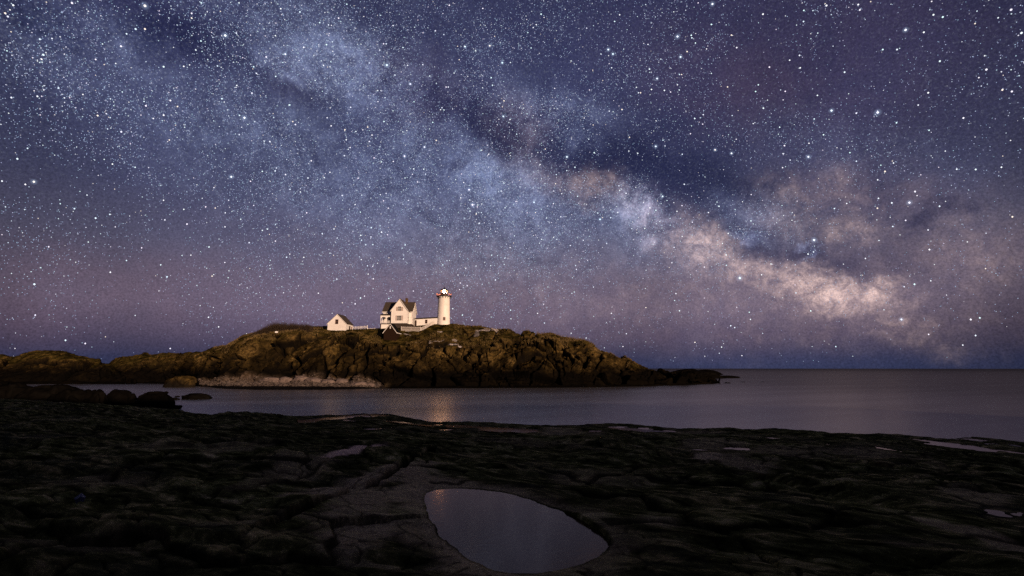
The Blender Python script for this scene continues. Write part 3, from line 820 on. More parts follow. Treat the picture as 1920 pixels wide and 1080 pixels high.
def build_land(name, px, prof, n_per, label, rock_amp=1.0, seed=0, extra=True):
    Ys, zs = prof
    segs = n_per
    t = np.concatenate([np.linspace(i, i + 1, n + 1)[:-1] for i, n in enumerate(segs)] + [[len(segs)]])
    i0 = np.minimum(t.astype(int), len(segs) - 1); f = t - i0
    Yg = (Ys[:, i0] * (1 - f) + Ys[:, i0 + 1] * f).T
    Zg = (zs[:, i0] * (1 - f) + zs[:, i0 + 1] * f).T
    tt = np.repeat(t[:, None], len(px), 1)
    PXg = np.repeat(px[None, :], len(t), 0)
    Xg = (PXg - 960) / FPX * (Yg * CP + (Zg - CAMZ) * SP)
    P = np.stack([Xg, Yg, Zg], -1)
    du = np.gradient(P, axis=1); dv = np.gradient(P, axis=0)
    N = np.cross(du, dv); N /= np.linalg.norm(N, axis=-1, keepdims=True) + 1e-9
    N = np.where(N[..., 2:3] < 0, -N, N)
    # smooth normals a little so that control columns do not show
    for _ in range(8):
        N[:, 1:-1] = (N[:, :-2] + N[:, 1:-1] + N[:, 2:]) / 3
        N[1:-1] = (N[:-2] + N[1:-1] + N[2:]) / 3
    N /= np.linalg.norm(N, axis=-1, keepdims=True) + 1e-9
    x, y, z = P[..., 0], P[..., 1], P[..., 2]
    cliff = sstep(1.6, 2.3, tt) * (1 - .75 * sstep(4.1, 5.0, tt)) * (1 - .5 * sstep(5.6, 6.2, tt))
    if extra: cliff = np.maximum(cliff, .55 * sstep(880, 960, PXg) * sstep(2, 3, tt) * (1 - sstep(6.6, 7.0, tt)))
    # slanted slabs on the left, rounder blocks to the right
    slant = np.interp(PXg, [190, 560, 700, 1350], [.75, .75, .25, .1])
    xs = x - slant * z
    wx = .55 * fbm(x * .10, y * .10, z * .10, 3, seed + 1); wz = .55 * fbm(x * .10, y * .10, z * .10 + 9, 3, seed + 2)
    sx = np.interp(PXg, [190, 500, 640, 760, 1350], [3.6, 3.4, 4.6, 5.4, 4.2])
    sz = np.interp(PXg, [190, 500, 640, 760, 1350], [7.0, 8.5, 4.4, 3.4, 3.6])
    sub = sstep(-.25, .35, fbm(x * .07, y * .07, z * .09, 3, seed + 55))
    lft = np.interp(PXg, [190, 620, 760], [1, 1, 0])
    # big slabs, tall and leaning on the left, long and lying on the right
    BX, BZ = 7.5, 9.0
    F1, F2, cid, VV = voronoi((xs + 1.6 * wx) / BX, y / 9.0, (z * (1.25 - .70 * lft) + .22 * x * (1 - lft) + 1.6 * wz) * 1.55 / BZ, seed + 3)
    h1 = np.modf(cid * 91.7)[0] - .5; h2 = np.modf(cid * 53.3)[0] - .5
    e1 = F2 - F1
    cw = .5 + .5 * vnoise(x * .1, y * .1, z * .15, seed + 77)
    blocks = (cid - .5) * 2.6 + h1 * VV[..., 0] * 6.0 + h2 * VV[..., 2] * 5.0
    round1 = -2.2 * (1 - sstep(0, .05 + .12 * cw, e1)) ** 2
    crackm = 1 - sstep(.01, .04 + .10 * cw, e1)
    F1m, F2m, cidm, VVm = voronoi((xs + wx) / 2.9 + 5, y / 4.5, (z + .2 * x * (1 - lft) + wz) / 2.5, seed + 5)
    m1 = np.modf(cidm * 71.7)[0] - .5; m2 = np.modf(cidm * 33.3)[0] - .5
    blocksm = ((cidm - .5) * 1.3 + m1 * VVm[..., 0] * 3.2 + m2 * VVm[..., 2] * 3.0 - .9 * (1 - sstep(0, .10, F2m - F1m)) ** 2) * (.12 + .95 * sub)
    crackm = np.maximum(crackm, (1 - sstep(.01, .09, F2m - F1m)) * sub)
    F1b, F2b, cidb, VVb = voronoi((xs + wx * .6) / 1.15, y / 1.8, (z + wz * .6) / .95, seed + 7)
    g1 = np.modf(cidb * 71.7)[0] - .5; g2 = np.modf(cidb * 33.3)[0] - .5
    sub2 = sstep(-.1, .5, fbm(x * .13 + 9, y * .13, z * .16, 3, seed + 56))
    st_ = (z + .22 * x * (1 - lft) + 1.2 * fbm(x * .15, y * .15, z * .1, 3, seed + 57)) * .55
    sf = st_ - np.floor(st_)
    strata = (sstep(0, .15, sf) - sf) * .75 * (1 - .6 * lft)
    blocks2 = ((cidb - .5) * .6 + g1 * VVb[..., 0] * .8 + g2 * VVb[..., 2] * .8 - .35 * (1 - sstep(0, .22, F2b - F1b))) * (.10 + .9 * sub2)
    blocks = blocks + blocksm + strata
    rough = fbm(x * .8, y * .8, z * .8, 5, seed + 9) * .22 + fbm(x * .2, y * .2, z * .2, 3, seed + 10) * .5
    D = cliff * rock_amp * (blocks + round1 + blocks2 + rough) + (1 - cliff) * (fbm(x * .35, y * .35, 0, 5, seed + 12) * .22 + .12 * blocks2)
    D = np.where(tt < 1.6, D * sstep(.9, 1.6, tt) * .6 + .06 * fbm(x * .7, y * .7, 0, 4, seed + 13), D)
    if extra:   # keep level ground under the buildings
        flat = 1 - sstep(600, 615, PXg) * (1 - sstep(850, 865, PXg)) * sstep(5.0, 5.6, tt) * .7
        D = D * flat
        nub = sstep(700, 712, PXg) * (1 - sstep(762, 775, PXg)) * sstep(4.2, 4.6, tt) * (1 - sstep(5.3, 5.6, tt))
        D = D * (1 - .8 * nub)
    # silhouette detail on the crest
    Q = P + N * D[..., None]
    crack = (crackm * sstep(.2, .7, cliff) + .6 * (1 - sstep(0, .06, F2b - F1b)) * sstep(.3, .8, cliff) * sub2).clip(0, 1)
    grass = sstep(3.6, 4.4, tt + .6 * vnoise(x * .2, y * .2, z * .2, seed + 40))
    beach = np.zeros_like(x); snow = np.zeros_like(x)
    if extra:
        beach = sstep(372, 395, PXg) * (1 - sstep(700, 735, PXg)) * (1 - sstep(2.0, 2.35, tt + .15 * vnoise(x * .3, y * .3, 0, 3)))
        pyg = 540 - FPX * np.tan(np.arctan2(Zg - CAMZ, Yg) - PITCH)
        nz = fbm(x * .5, y * .5, z * .5, 4, 60) * .55
        for (cx, cy, hw, hh, sl, wt) in [(790, 642, 15, .9, 3, .9), (822, 645.5, 13, 1.5, 1, .9), (855, 646.5, 20, 1.9, 3, .9), (824, 622.5, 5, .9, 0, .8), (764, 627, 8, .8, 1.5, .7), (905, 620, 14, 1.8, -1, .75), (922, 618, 14, 2.0, 0, .75), (893, 627, 4, 5, 0, .25), (852, 638, 5, 2, 0, .7)]:
            ax = (PXg - cx) / hw; ay = (pyg - cy - sl * ax) / hh
            snow = np.maximum(snow, wt * (1 - sstep(.7, 1.2, np.hypot(ax, ay) + nz)))
    V = Q.reshape(-1, 3)
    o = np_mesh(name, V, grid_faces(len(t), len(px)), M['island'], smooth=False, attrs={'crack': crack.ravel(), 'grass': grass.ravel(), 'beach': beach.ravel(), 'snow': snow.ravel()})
    o.data.polygons.foreach_set('use_smooth', np.full(len(o.data.polygons), True))
    tag(o, label, None, None, 'structure')
    return Q, tt, PXg

pxs = np.arange(190, 1350.1, .85)
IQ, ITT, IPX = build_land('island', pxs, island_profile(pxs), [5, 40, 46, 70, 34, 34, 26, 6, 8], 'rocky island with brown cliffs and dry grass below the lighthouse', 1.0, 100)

# left headland beyond the cove
HC = tb((-420, 670), (-100, 668), (0, 665), (12, 665), (26, 669), (36, 666), (55, 659), (85, 656.5), (115, 657), (133, 662), (150, 667), (165, 671), (180, 674), (188, 672), (191, 680), (205, 683), (222, 694), (245, 712), (256, 719))
hp = np.arange(-420, 256.1, 1.1)
c_ = ip(HC, hp); S_ = np.full(hp.shape, 719.5)
Y0 = -CAMZ / slope(S_) - 4
fr = lambda f: S_ + (c_ - S_) * f
hY = np.stack([Y0 - 3, Y0, Y0 + 3, Y0 + 7, Y0 + 11, Y0 + 14, Y0 + 18, Y0 + 24, Y0 + 30, Y0 + 45], -1)
hz = np.stack([np.full(hp.shape, -1.2), np.zeros(hp.shape)] + [CAMZ + (Y0 + d) * slope(fr(f)) for d, f in ((3, .12), (7, .42), (11, .66), (14, .80), (18, .92), (24, 1.0))] + [CAMZ + (Y0 + 24) * slope(c_) - 2, np.full(hp.shape, -2.)], -1)
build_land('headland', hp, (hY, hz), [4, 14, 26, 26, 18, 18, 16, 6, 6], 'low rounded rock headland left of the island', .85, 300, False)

# ------------------------------------------------------------------ boulders and sea rocks
def rock(name, px0, px1, py_top, py_base, label, mat, Y=None, depth=None, seed=0, flat=1.0, group=None, cat='rock', sink=.25):
    if Y is None: Y = -CAMZ / float(slope(py_base))
    a = at(px0, py_base, Y); b = at(px1, py_base, Y); tp = at((px0 + px1) / 2, py_top, Y)
    wd = b[0] - a[0]; ht = tp[2] - a[2]
    dp = depth if depth else wd * .7
    nu, nv = 72, 30
    u = np.linspace(0, 2 * np.pi, nu + 1)[:-1]; v = np.linspace(0, 1, nv)
    Ug, Vg = np.meshgrid(u, v); ph = Vg * np.pi / 2 * 1.0
    r = np.cos(ph) ** (.75 * flat); h = np.sin(ph) ** 1.1
    x = r * np.cos(Ug); y = r * np.sin(Ug)
    sx, sy, sz = seed * 3.7, seed * 1.3, seed * 2.1
    F1, F2, cid, VV = voronoi(x * 1.3 + sx, y * 1.3 + sy, h * 1.6 + sz, seed)
    d = 1 + .46 * (cid - .5) + .22 * fbm(x * 1.1 + sx, y * 1.1 + sy, h + sz, 4, seed) - .10 * (1 - sstep(0, .12, F2 - F1)) + .05 * fbm(x * 5 + sx, y * 5 + sy, h * 5, 3, seed + 3)
    P = np.stack([x * wd / 2 * d, y * dp / 2 * d, (h * ht * (.80 + .20 * d) * (1 + .12 * (cid - .5))) - sink], -1)
    P[..., 2] -= (1 - Vg) ** 6 * .6
    o = np_mesh(name, P.reshape(-1, 3), grid_faces(nv, nu, True), mat, smooth=True)
    o.location = ((a[0] + b[0]) / 2, Y + dp * .2, a[2])
    tag(o, label, cat, group)
    return o

DK = M['darkrock']; SR = M['searock']; PR = M['palerock']
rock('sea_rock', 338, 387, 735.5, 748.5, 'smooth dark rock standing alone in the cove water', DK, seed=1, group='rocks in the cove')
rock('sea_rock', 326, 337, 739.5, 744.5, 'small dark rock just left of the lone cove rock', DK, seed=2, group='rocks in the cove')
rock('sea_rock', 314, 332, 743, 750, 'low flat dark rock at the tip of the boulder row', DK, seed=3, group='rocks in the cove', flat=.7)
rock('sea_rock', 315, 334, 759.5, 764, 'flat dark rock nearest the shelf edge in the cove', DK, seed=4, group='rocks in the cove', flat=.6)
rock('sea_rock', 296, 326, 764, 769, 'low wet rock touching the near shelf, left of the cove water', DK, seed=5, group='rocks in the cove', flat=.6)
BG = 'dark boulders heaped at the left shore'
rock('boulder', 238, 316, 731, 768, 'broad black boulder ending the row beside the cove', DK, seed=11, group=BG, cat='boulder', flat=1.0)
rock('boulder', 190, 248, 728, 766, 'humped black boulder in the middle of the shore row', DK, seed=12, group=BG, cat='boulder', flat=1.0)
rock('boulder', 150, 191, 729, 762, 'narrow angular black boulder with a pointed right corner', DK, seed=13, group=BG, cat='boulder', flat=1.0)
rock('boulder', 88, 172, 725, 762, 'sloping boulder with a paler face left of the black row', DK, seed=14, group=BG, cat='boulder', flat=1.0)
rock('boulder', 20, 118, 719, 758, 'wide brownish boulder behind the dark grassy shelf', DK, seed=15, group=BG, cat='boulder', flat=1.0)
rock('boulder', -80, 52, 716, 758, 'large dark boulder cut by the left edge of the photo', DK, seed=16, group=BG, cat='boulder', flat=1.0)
# right-hand ledges
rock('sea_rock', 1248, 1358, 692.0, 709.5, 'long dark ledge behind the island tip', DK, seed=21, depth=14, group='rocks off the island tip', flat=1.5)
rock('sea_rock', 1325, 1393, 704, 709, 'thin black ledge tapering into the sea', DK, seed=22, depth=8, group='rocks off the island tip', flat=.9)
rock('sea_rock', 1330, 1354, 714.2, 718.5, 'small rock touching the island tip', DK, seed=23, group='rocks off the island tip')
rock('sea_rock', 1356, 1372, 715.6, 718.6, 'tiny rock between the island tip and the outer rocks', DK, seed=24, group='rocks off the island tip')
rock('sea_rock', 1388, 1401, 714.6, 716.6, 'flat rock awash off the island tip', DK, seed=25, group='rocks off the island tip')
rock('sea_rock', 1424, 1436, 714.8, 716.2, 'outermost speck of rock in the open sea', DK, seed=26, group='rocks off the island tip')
rock('sea_rock', 305, 360, 703, 726, 'dark rock block jutting into the cove left of the beach', SR, seed=27, cat='rock')
# pale boulders at the back of the beach
PG = 'pale boulders along the foot of the cliff'
for i, (x0, x1, yt, yb, lb) in enumerate([
    (490, 522, 703, 713, 'pale boulder under the cliff at the left of the beach'), (523, 546, 702, 712.5, 'rounded pale boulder against the cliff foot above the pebbles'),
    (545, 574, 701, 714, 'largest pale smooth boulder at the cliff foot'), (573, 600, 704, 716, 'low wide pale boulder right of the largest one'),
    (598, 624, 707, 718, 'pale boulder near the right half of the beach'), (629, 649, 706, 717, 'isolated round pinkish boulder near the dark cleft'),
    (656, 682, 711, 722, 'pale sloping boulder at the right end of the beach'), (678, 706, 713, 723, 'last whitish boulder before the dark tidal rocks')]):
    p = island_hit((x0 + x1) / 2, yb)
    rock('boulder', x0 - 2, x1 + 2, yt + 2.5, yb, lb, PR, Y=float(p[1]), depth=(x1 - x0) * .13, seed=40 + i, group=PG, cat='boulder', flat=1.1, sink=.3)

# beach pebbles
def scatter_stones(name, n, mat, label):
    base = np.array([(1, 0, 0), (-1, 0, 0), (0, 1, 0), (0, -1, 0), (0, 0, 1), (0, 0, -1)], float)
    F = np.array([(0, 2, 4), (2, 1, 4), (1, 3, 4), (3, 0, 4), (2, 0, 5), (1, 2, 5), (3, 1, 5), (0, 3, 5)])
    sel = np.argwhere((ITT > 1.3) & (ITT < 2.1) & (IPX > 375) & (IPX < 712))
    pick = sel[RNG.integers(0, len(sel), n)]
    C = IQ[pick[:, 0], pick[:, 1]] + RNG.normal(0, .15, (n, 3)) * [1, 1, .1]
    s = RNG.gamma(1.6, .12, n).clip(.06, .9)
    Vv = base[None] * s[:, None, None] * RNG.uniform(.6, 1.3, (n, 6, 1)) * [1.2, 1.0, .6]
    Vv = Vv + C[:, None, :]
    Ff = F[None] + (np.arange(n) * 6)[:, None, None]
    o = np_mesh(name, Vv.reshape(-1, 3), Ff.reshape(-1, 3), mat)
    return tag(o, label, None, None, 'stuff')
scatter_stones('beach_pebbles', 5200, M['pebble'], 'grey and pink pebbles and cobbles covering the island beach')

# ------------------------------------------------------------------ vegetation
def blades(name, roots, hts, lean, wid, mat, label, seed=0):
    n = len(roots); rg = np.random.default_rng(seed)
    a = rg.uniform(0, 2 * np.pi, n); d = np.stack([np.cos(a), np.sin(a), np.zeros(n)], -1)
    l = rg.normal(0, lean, (n, 3)) * [1, 1, .0]
    p0 = roots - d * wid; p1 = roots + d * wid
    md = roots + l * hts[:, None] * .45 + np.array([0, 0, .55]) * hts[:, None]
    tp = roots + l * hts[:, None] + np.array([0, 0, 1.]) * hts[:, None]
    V = np.stack([p0, p1, md + d * wid * .7, md - d * wid * .7, tp + d * wid * .15, tp - d * wid * .15], 1)
    F = (np.array([(0, 1, 2, 3), (3, 2, 4, 5)])[None] + (np.arange(n) * 6)[:, None, None]).reshape(-1, 4)
    o = np_mesh(name, V.reshape(-1, 3), F, mat)
    return tag(o, label, None, None, 'stuff')
def pick_roots(mask, n):
    sel = np.argwhere(mask); pk = sel[RNG.integers(0, len(sel), n)]
    return IQ[pk[:, 0], pk[:, 1]] + np.concatenate([RNG.normal(0, .12, (n, 2)), np.zeros((n, 1))], 1)
# thicket silhouette over the left shoulder
TT_ = tb((468, 0), (478, .8), (492, 2.1), (505, 2.9), (520, 3.5), (535, 3.0), (550, 2.6), (565, 2.2), (578, 1.8), (590, .2))
mk = (IPX > 470) & (IPX < 588) & (ITT > 5.6) & (ITT < 7.1)
r0 = pick_roots(mk, 9000)
pxr = 960 + FPX * r0[:, 0] / (r0[:, 1] * CP + (r0[:, 2] - CAMZ) * SP)
h0 = ip(TT_, pxr) * RNG.uniform(.35, 1.05, len(r0)) * (.85 + .25 * vnoise(r0[:, 0] * .5, r0[:, 1] * .5, 0, 4))
blades('shrub_thicket', r0 - [0, 0, .1], h0 + .05, .28, .035, M['twig'], 'bare brown bramble thicket on the left shoulder of the island', 5)
# dry grass over the tops
mk = (ITT > 4.0) & (ITT < 7.2) & (IPX > 400) & (IPX < 1180)
r1 = pick_roots(mk, 30000)
keep = vnoise(r1[:, 0] * .25, r1[:, 1] * .25, r1[:, 2] * .25, 8) > -.15
pr = 960 + FPX * r1[:, 0] / (r1[:, 1] * CP + (r1[:, 2] - CAMZ) * SP)
keep &= ~((pr > 612) & (pr < 850) & (r1[:, 1] > 152))
keep &= ~((pr > 715) & (pr < 760) & (r1[:, 1] > 140) & (r1[:, 1] < 156))
r1 = r1[keep]; pr = pr[keep]
h1_ = RNG.uniform(.15, .5, len(r1)) * (1 + 1.0 * ((pr > 985) & (pr < 1110)))
blades('dry_grass', r1, h1_, .35, .05, M['drygrass'], 'dry brown grass on the island top', 6)

# ------------------------------------------------------------------ buildings
def gable_prof(x0, x1, ze, zr, th=.0):
    xm = (x0 + x1) / 2
    return [(x0, ze), (x1, ze), (xm, zr)]

def window(parent, x0, x1, z0, z1, y, mull=(2, 4), name='window', rot90=False, frame_mat='white', glassy=True):
    """frame and pane set into the wall plane at y, facing -y"""
    f = MB(); t = .09
    f.box(x0 - t, x1 + t, y - .05, y + .04, z1, z1 + t); f.box(x0 - t, x1 + t, y - .08, y + .04, z0 - t, z0)
    f.box(x0 - t, x0, y - .05, y + .04, z0, z1); f.box(x1, x1 + t, y - .05, y + .04, z0, z1)
    nx, nz = mull
    for i in range(1, nx): xx = x0 + (x1 - x0) * i / nx; f.box(xx - .025, xx + .025, y - .01, y + .03, z0, z1)
    for i in range(1, nz):
        zz = z0 + (z1 - z0) * i / nz; h = .045 if i == nz // 2 else .022
        f.box(x0, x1, y - .014, y + .034, zz - h, zz + h)
    w_ = f.build(name, M[frame_mat], parent, rot90=rot90)
    g = MB().box(x0, x1, y + .05, y + .07, z0, z1).build('pane', M['glass'], w_, rot90=rot90)
    return w_

def roof_slabs(x0, x1, y0, y1, ze, zr, th=.14, over=.25, axis='y'):
    """two sloping slabs: ridge along axis; x0..x1 is the span across the ridge"""
    m_ = MB(); xm = (x0 + x1) / 2
    k = (zr - ze) / (xm - x0)
    for sgn in (-1, 1):
        xe = x0 - over if sgn < 0 else x1 + over
        zo = ze - over * k
        prof = [(xm, zr), (xe, zo), (xe, zo + th), (xm, zr + th * 1.3)]
        if sgn > 0: prof = prof[::-1]
        m_.prism(prof, axis, y0, y1)
    return m_

def rake_trim(x0, x1, ze, zr, y0, y1, over=.25, h=.22, axis='y'):
    m_ = MB(); xm = (x0 + x1) / 2; k = (zr - ze) / (xm - x0)
    for sgn in (-1, 1):
        xe = x0 - over if sgn < 0 else x1 + over
        zo = ze - over * k
        prof = [(xm, zr - .005), (xe, zo - .005), (xe, zo - h), (xm, zr - h)]
        m_.prism(prof if sgn > 0 else prof[::-1], axis, y0, y1)
    return m_

# keeper's house: local origin at the floor of the front wing
HX, HY, HZ = -39.3, 158.0, 20.85
house = empty('keepers_house', (HX, HY, HZ - 1.0))
tag(house, "white cross-gabled keeper's house with dark roof left of the lighthouse", 'house')
F0 = 1.0                                     # floor above the Empty
wx0, wx1 = -2.8, 2.8                         # front wing
mx0, mx1, my0, my1 = -6.5, 3.7, 3.0, 10.0    # main block
ZE, ZR = F0 + 4.75, F0 + 8.55                # wing eaves, apex
ZE2, ZR2 = F0 + 4.7, F0 + 8.15
wl = MB()
H1 = (-.50, .50, F0 + 4.35, F0 + 5.85); H2 = (-.72, .72, F0 + .95, F0 + 2.65)
wl.hole_wall(wx0, wx1, F0, ZE, 0, [(H1[0], H1[1], H1[2], ZE), H2])
xm_ = 0; kx = lambda z: (ZR - z) / (ZR - ZE) * 2.8
wl.add([(wx0, 0, ZE), (H1[0], 0, ZE), (H1[0], 0, H1[3]), (-kx(H1[3]), 0, H1[3])], [(0, 1, 2, 3)])
wl.add([(H1[1], 0, ZE), (wx1, 0, ZE), (kx(H1[3]), 0, H1[3]), (H1[1], 0, H1[3])], [(0, 1, 2, 3)])
wl.add([(-kx(H1[3]), 0, H1[3]), (kx(H1[3]), 0, H1[3]), (0, 0, ZR)], [(0, 1, 2)])
wl.add([(wx0, 0, F0), (wx0, my0, F0), (wx0, my0, ZE), (wx0, 0, ZE)], [(0, 1, 2, 3)])
wl.add([(wx1, 0, F0), (wx1, my0, F0), (wx1, my0, ZE), (wx1, 0, ZE)], [(3, 2, 1, 0)])
wl.prism([(mx0, my0), (mx1, my0), (mx1, my1), (mx0, my1)], 'z', F0, ZE2)
wl.prism([(my0 , ZE2), (my1, ZE2), ((my0 + my1) / 2, ZR2)], 'x', mx0, mx1)
walls = wl.build('wall', M['clap'], house)
fd = MB()
fd.box(wx0 + .04, wx1 - .04, .04, my0, -2.2, F0 - .003); fd.box(mx0 + .04, mx1 - .04, my0 + .04, my1 - .04, -2.5, F0 - .003)
fd.build('foundation', M['found'], house)
rf = roof_slabs(my0, my1, mx0 - .35, mx1 + .35, ZE2, ZR2, .16, .4, 'x')
main_roof = rf.build('roof', M['shingle'], house)
ch = MB().box(.55, 1.35, 5.6, 6.6, ZR2 - .9, ZR2 + 1.25).box(.47, 1.43, 5.52, 6.68, ZR2 + 1.25, ZR2 + 1.42)
ch.box(.70, .92, 5.8, 6.1, ZR2 + 1.42, ZR2 + 1.68); ch.box(1.0, 1.22, 6.1, 6.4, ZR2 + 1.42, ZR2 + 1.62)
ch.build('chimney', M['brick'], main_roof)
roof_slabs(wx0, wx1, -.30, 6.4, ZE, ZR, .14, .35, 'y').build('roof', M['shingle'], house)
tr = rake_trim(wx0, wx1, ZE, ZR, -.32, -.20, .37, .26, 'y')
tr.build('gable_trim', M['white'], house)
for xa, xb in ((wx0 - .02, wx0 + .16), (wx1 - .16, wx1 + .02)): MB().box(xa, xb, -.03, -.003, F0, ZE - .2).build('corner_board', M['white'], house)
for xa, xb in ((mx0 - .35, wx0 - .38), (wx1 + .38, mx1 + .35)): MB().box(xa, xb, my0 - .44, my0 - .36, ZE2 - .62, ZE2 - .38).build('eave_trim', M['white'], house)
k2 = (ZR2 - ZE2) / 3.5
for xx in (mx0 - .37, mx1 + .25):
    rt = MB()
    for sg in (-1, 1):
        ye = my0 - .4 if sg < 0 else my1 + .4
        prof = [(6.5, ZR2 - .005), (ye, ZE2 - .4 * k2 - .005), (ye, ZE2 - .4 * k2 - .28), (6.5, ZR2 - .30)]
        rt.prism(prof, 'x', xx, xx + .12)
    rt.build('gable_trim', M['white'], house)
window(house, *H1, 0.02, (2, 4)); window(house, *H2, 0.02, (3, 4))
for s_, hh in ((-1, H1), (1, H1), (-1, H2), (1, H2)):
    wv = .52 if hh is H1 else .42
    xa = hh[0] - .12 - wv if s_ < 0 else hh[1] + .12
    sh = MB(); z0_, z1_ = hh[2], (hh[3] - (.25 if hh is H1 else 0))
    sh.box(xa, xa + .07, -.06, -.004, z0_, z1_); sh.box(xa + wv - .07, xa + wv, -.06, -.004, z0_, z1_)
    sh.box(xa + .07, xa + wv - .07, -.06, -.004, z0_, z0_ + .08); sh.box(xa + .07, xa + wv - .07, -.06, -.004, z1_ - .08, z1_)
    nl = 9
    for i in range(nl):
        zz = z0_ + .12 + (z1_ - z0_ - .24) * i / (nl - 1); sh.box(xa + .07, xa + wv - .07, -.035, -.006, zz - .035, zz + .035)
    sh.build('shutter', M['shutter'], house)
# side windows (right-hand walls) and windows on the right gable end, drawn in a turned frame
def side_window(parent, x, y0, y1, z0, z1):
    f = MB(); t = .09
    f.box(x - .03, x + .06, y0 - t, y1 + t, z1, z1 + t); f.box(x - .03, x + .08, y0 - t, y1 + t, z0 - t, z0)
    f.box(x - .03, x + .06, y0 - t, y0, z0, z1); f.box(x - .03, x + .06, y1, y1 + t, z0, z1)
    f.box(x + .02, x + .05, y0, y1, (z0 + z1) / 2 - .03, (z0 + z1) / 2 + .03)
    w_ = f.build('window', M['white'], parent)
    MB().box(x + .003, x + .018, y0, y1, z0, z1).build('pane', M['glass'], w_)
side_window(house, wx1, 1.1, 1.9, F0 + 1.0, F0 + 2.6)
side_window(house, mx1, 4.4, 5.2, F0 + 1.0, F0 + 2.5)
side_window(house, mx1, 7.6, 8.4, F0 + 1.0, F0 + 2.5)
side_window(house, mx1, 6.0, 6.9, F0 + 4.3, F0 + 5.8)
window(house, 3.0, 3.45, F0 + 1.0, F0 + 2.4, my0 + -.035, (1, 2))
# porch on the left of the wing
pr_ = empty('porch', (0, 0, 0)); pr_.parent = house
px0, px1, py0 = -6.75, -2.84, .7
MB().box(px0, px1, py0, my0 - .003, F0 - .28, F0 - .02).build('porch_floor', M['door'], pr_)
sk = MB().box(px0 + .3, px1, py0 + .25, py0 + .33, -1.6, F0 - .30); sk.build('porch_skirt', M['white'], pr_)
for xx, ya in ((px0 + .02, py0 + .06), (-4.75, py0 + .06), (px0 + .02, my0 - .3)):
    MB().box(xx, xx + .16, ya, ya + .16, F0, F0 + 2.5).build('porch_post', M['white'], pr_)
pa = MB()
for (xa, xb) in ((px0 + .18, -4.75), (-4.59, px1 - .02)):       # arched spandrels
    n = 14; xc, hw = (xa + xb) / 2, (xb - xa) / 2
    for i in range(n):
        ua, ub = -1 + 2 * i / n, -1 + 2 * (i + 1) / n
        za = F0 + 1.55 + .72 * math.sqrt(max(0, 1 - ua * ua)); zb = F0 + 1.55 + .72 * math.sqrt(max(0, 1 - ub * ub))
        pa.prism([(xc + hw * ua, za), (xc + hw * ub, zb), (xc + hw * ub, F0 + 2.5), (xc + hw * ua, F0 + 2.5)], 'y', py0 + .10, py0 + .17)
pa.box(px0, px1, py0 + .02, py0 + .24, F0 + 2.5, F0 + 2.78)
pa.build('porch_arch', M['white'], pr_)
rl = MB().box(px0 + .18, -3.35, py0 + .10, py0 + .18, F0 + .88, F0 + .96).box(px0 + .18, -3.35, py0 + .11, py0 + .17, F0 + .10, F0 + .17)
xx = px0 + .3
while xx < -3.4:
    rl.box(xx, xx + .07, py0 + .115, py0 + .155, F0 + .17, F0 + .88); xx += .16
rl.build('porch_railing', M['white'], pr_)
MB().prism([(py0 - .25, F0 + 2.79), (my0 - .01, F0 + 3.45), (my0 - .01, F0 + 3.6), (py0 - .25, F0 + 2.93)], 'x', px0 - .2, px1).build('porch_roof', M['shingle'], pr_)
MB().box(-4.2, -3.2, my0 - .05, my0 - .004, F0, F0 + 2.1).build('door', M['door'], pr_)
MB().box(px0 + .02, px0 + .24, py0 + .04, py0 + .24, -2.0, F0 - .29).build('porch_pier', M['found'], pr_)
window(house, -5.9, -5.2, F0 + .9, F0 + 2.2, my0 - .035, (1, 2))

# covered passage from the house to the tower
pa0 = at(776, 611, 164.0); pb0 = at(820, 606, 164.0)
psg = empty('covered_passage', (pa0[0], 164.0, pa0[2]))
tag(psg, 'low white covered passage joining the house to the lighthouse', 'passage')
L = pb0[0] - pa0[0] + .6; rise = .55; hgt = 2.35; D_ = 2.0
def zb_(x): return rise * x / L
wl = MB()
segx = [0, .15, .95, 4.05, 4.75, L]
def pquad(xa, xb, za0, za1, zt0, zt1):
    wl.add([(xa, 0, za0), (xb, 0, za1), (xb, 0, zt1), (xa, 0, zt0)], [(0, 1, 2, 3)])
DZ, WZ0, WZ1 = 2.05, .95, 2.15
for i in range(5):
    a_, b_ = segx[i], segx[i + 1]; ga, gb = zb_(a_), zb_(b_)
    if i == 1: pquad(a_, b_, DZ, DZ, hgt + ga, hgt + gb); pquad(a_, b_, -1.5, -1.5, 0, 0)
    elif i == 3: pquad(a_, b_, -1.5, -1.5, WZ0, WZ0); pquad(a_, b_, WZ1, WZ1, hgt + ga, hgt + gb)
    else: pquad(a_, b_, -1.5, -1.5, hgt + ga, hgt + gb)
wl.add([(0, 0, -1.5), (0, D_, -1.5), (0, D_, hgt), (0, 0, hgt)], [(3, 2, 1, 0)])
wl.add([(0, D_, -1.5), (L, D_, -1.5), (L, D_, hgt + rise), (0, D_, hgt)], [(3, 2, 1, 0)])
wl.build('wall', M['clap'], psg)
rfm = MB()
for (ya, yb, za, zb2) in ((-.2, D_ / 2, -.06, .42), (D_ / 2, D_ + .2, .42, -.06)):
    rfm.add([(-.1, ya, hgt + za), (L, ya, hgt + rise + za), (L, yb, hgt + rise + zb2), (-.1, yb, hgt + zb2),
             (-.1, ya, hgt + za + .12), (L, ya, hgt + rise + za + .12), (L, yb, hgt + rise + zb2 + .12), (-.1, yb, hgt + zb2 + .12)],
            [(0, 3, 2, 1), (4, 5, 6, 7), (0, 1, 5, 4), (1, 2, 6, 5), (2, 3, 7, 6), (3, 0, 4, 7)])
rfm.build('roof', M['shingle'], psg)
dd = MB().box(.15, .95, .05, .10, 0, DZ).build('door', M['door'], psg)
MB().box(.82, .88, .0, .05, .95, 1.02).build('handle', M['iron'], dd)
window(psg, 4.05, 4.75, WZ0, WZ1, .03, (1, 2), frame_mat='shutter')

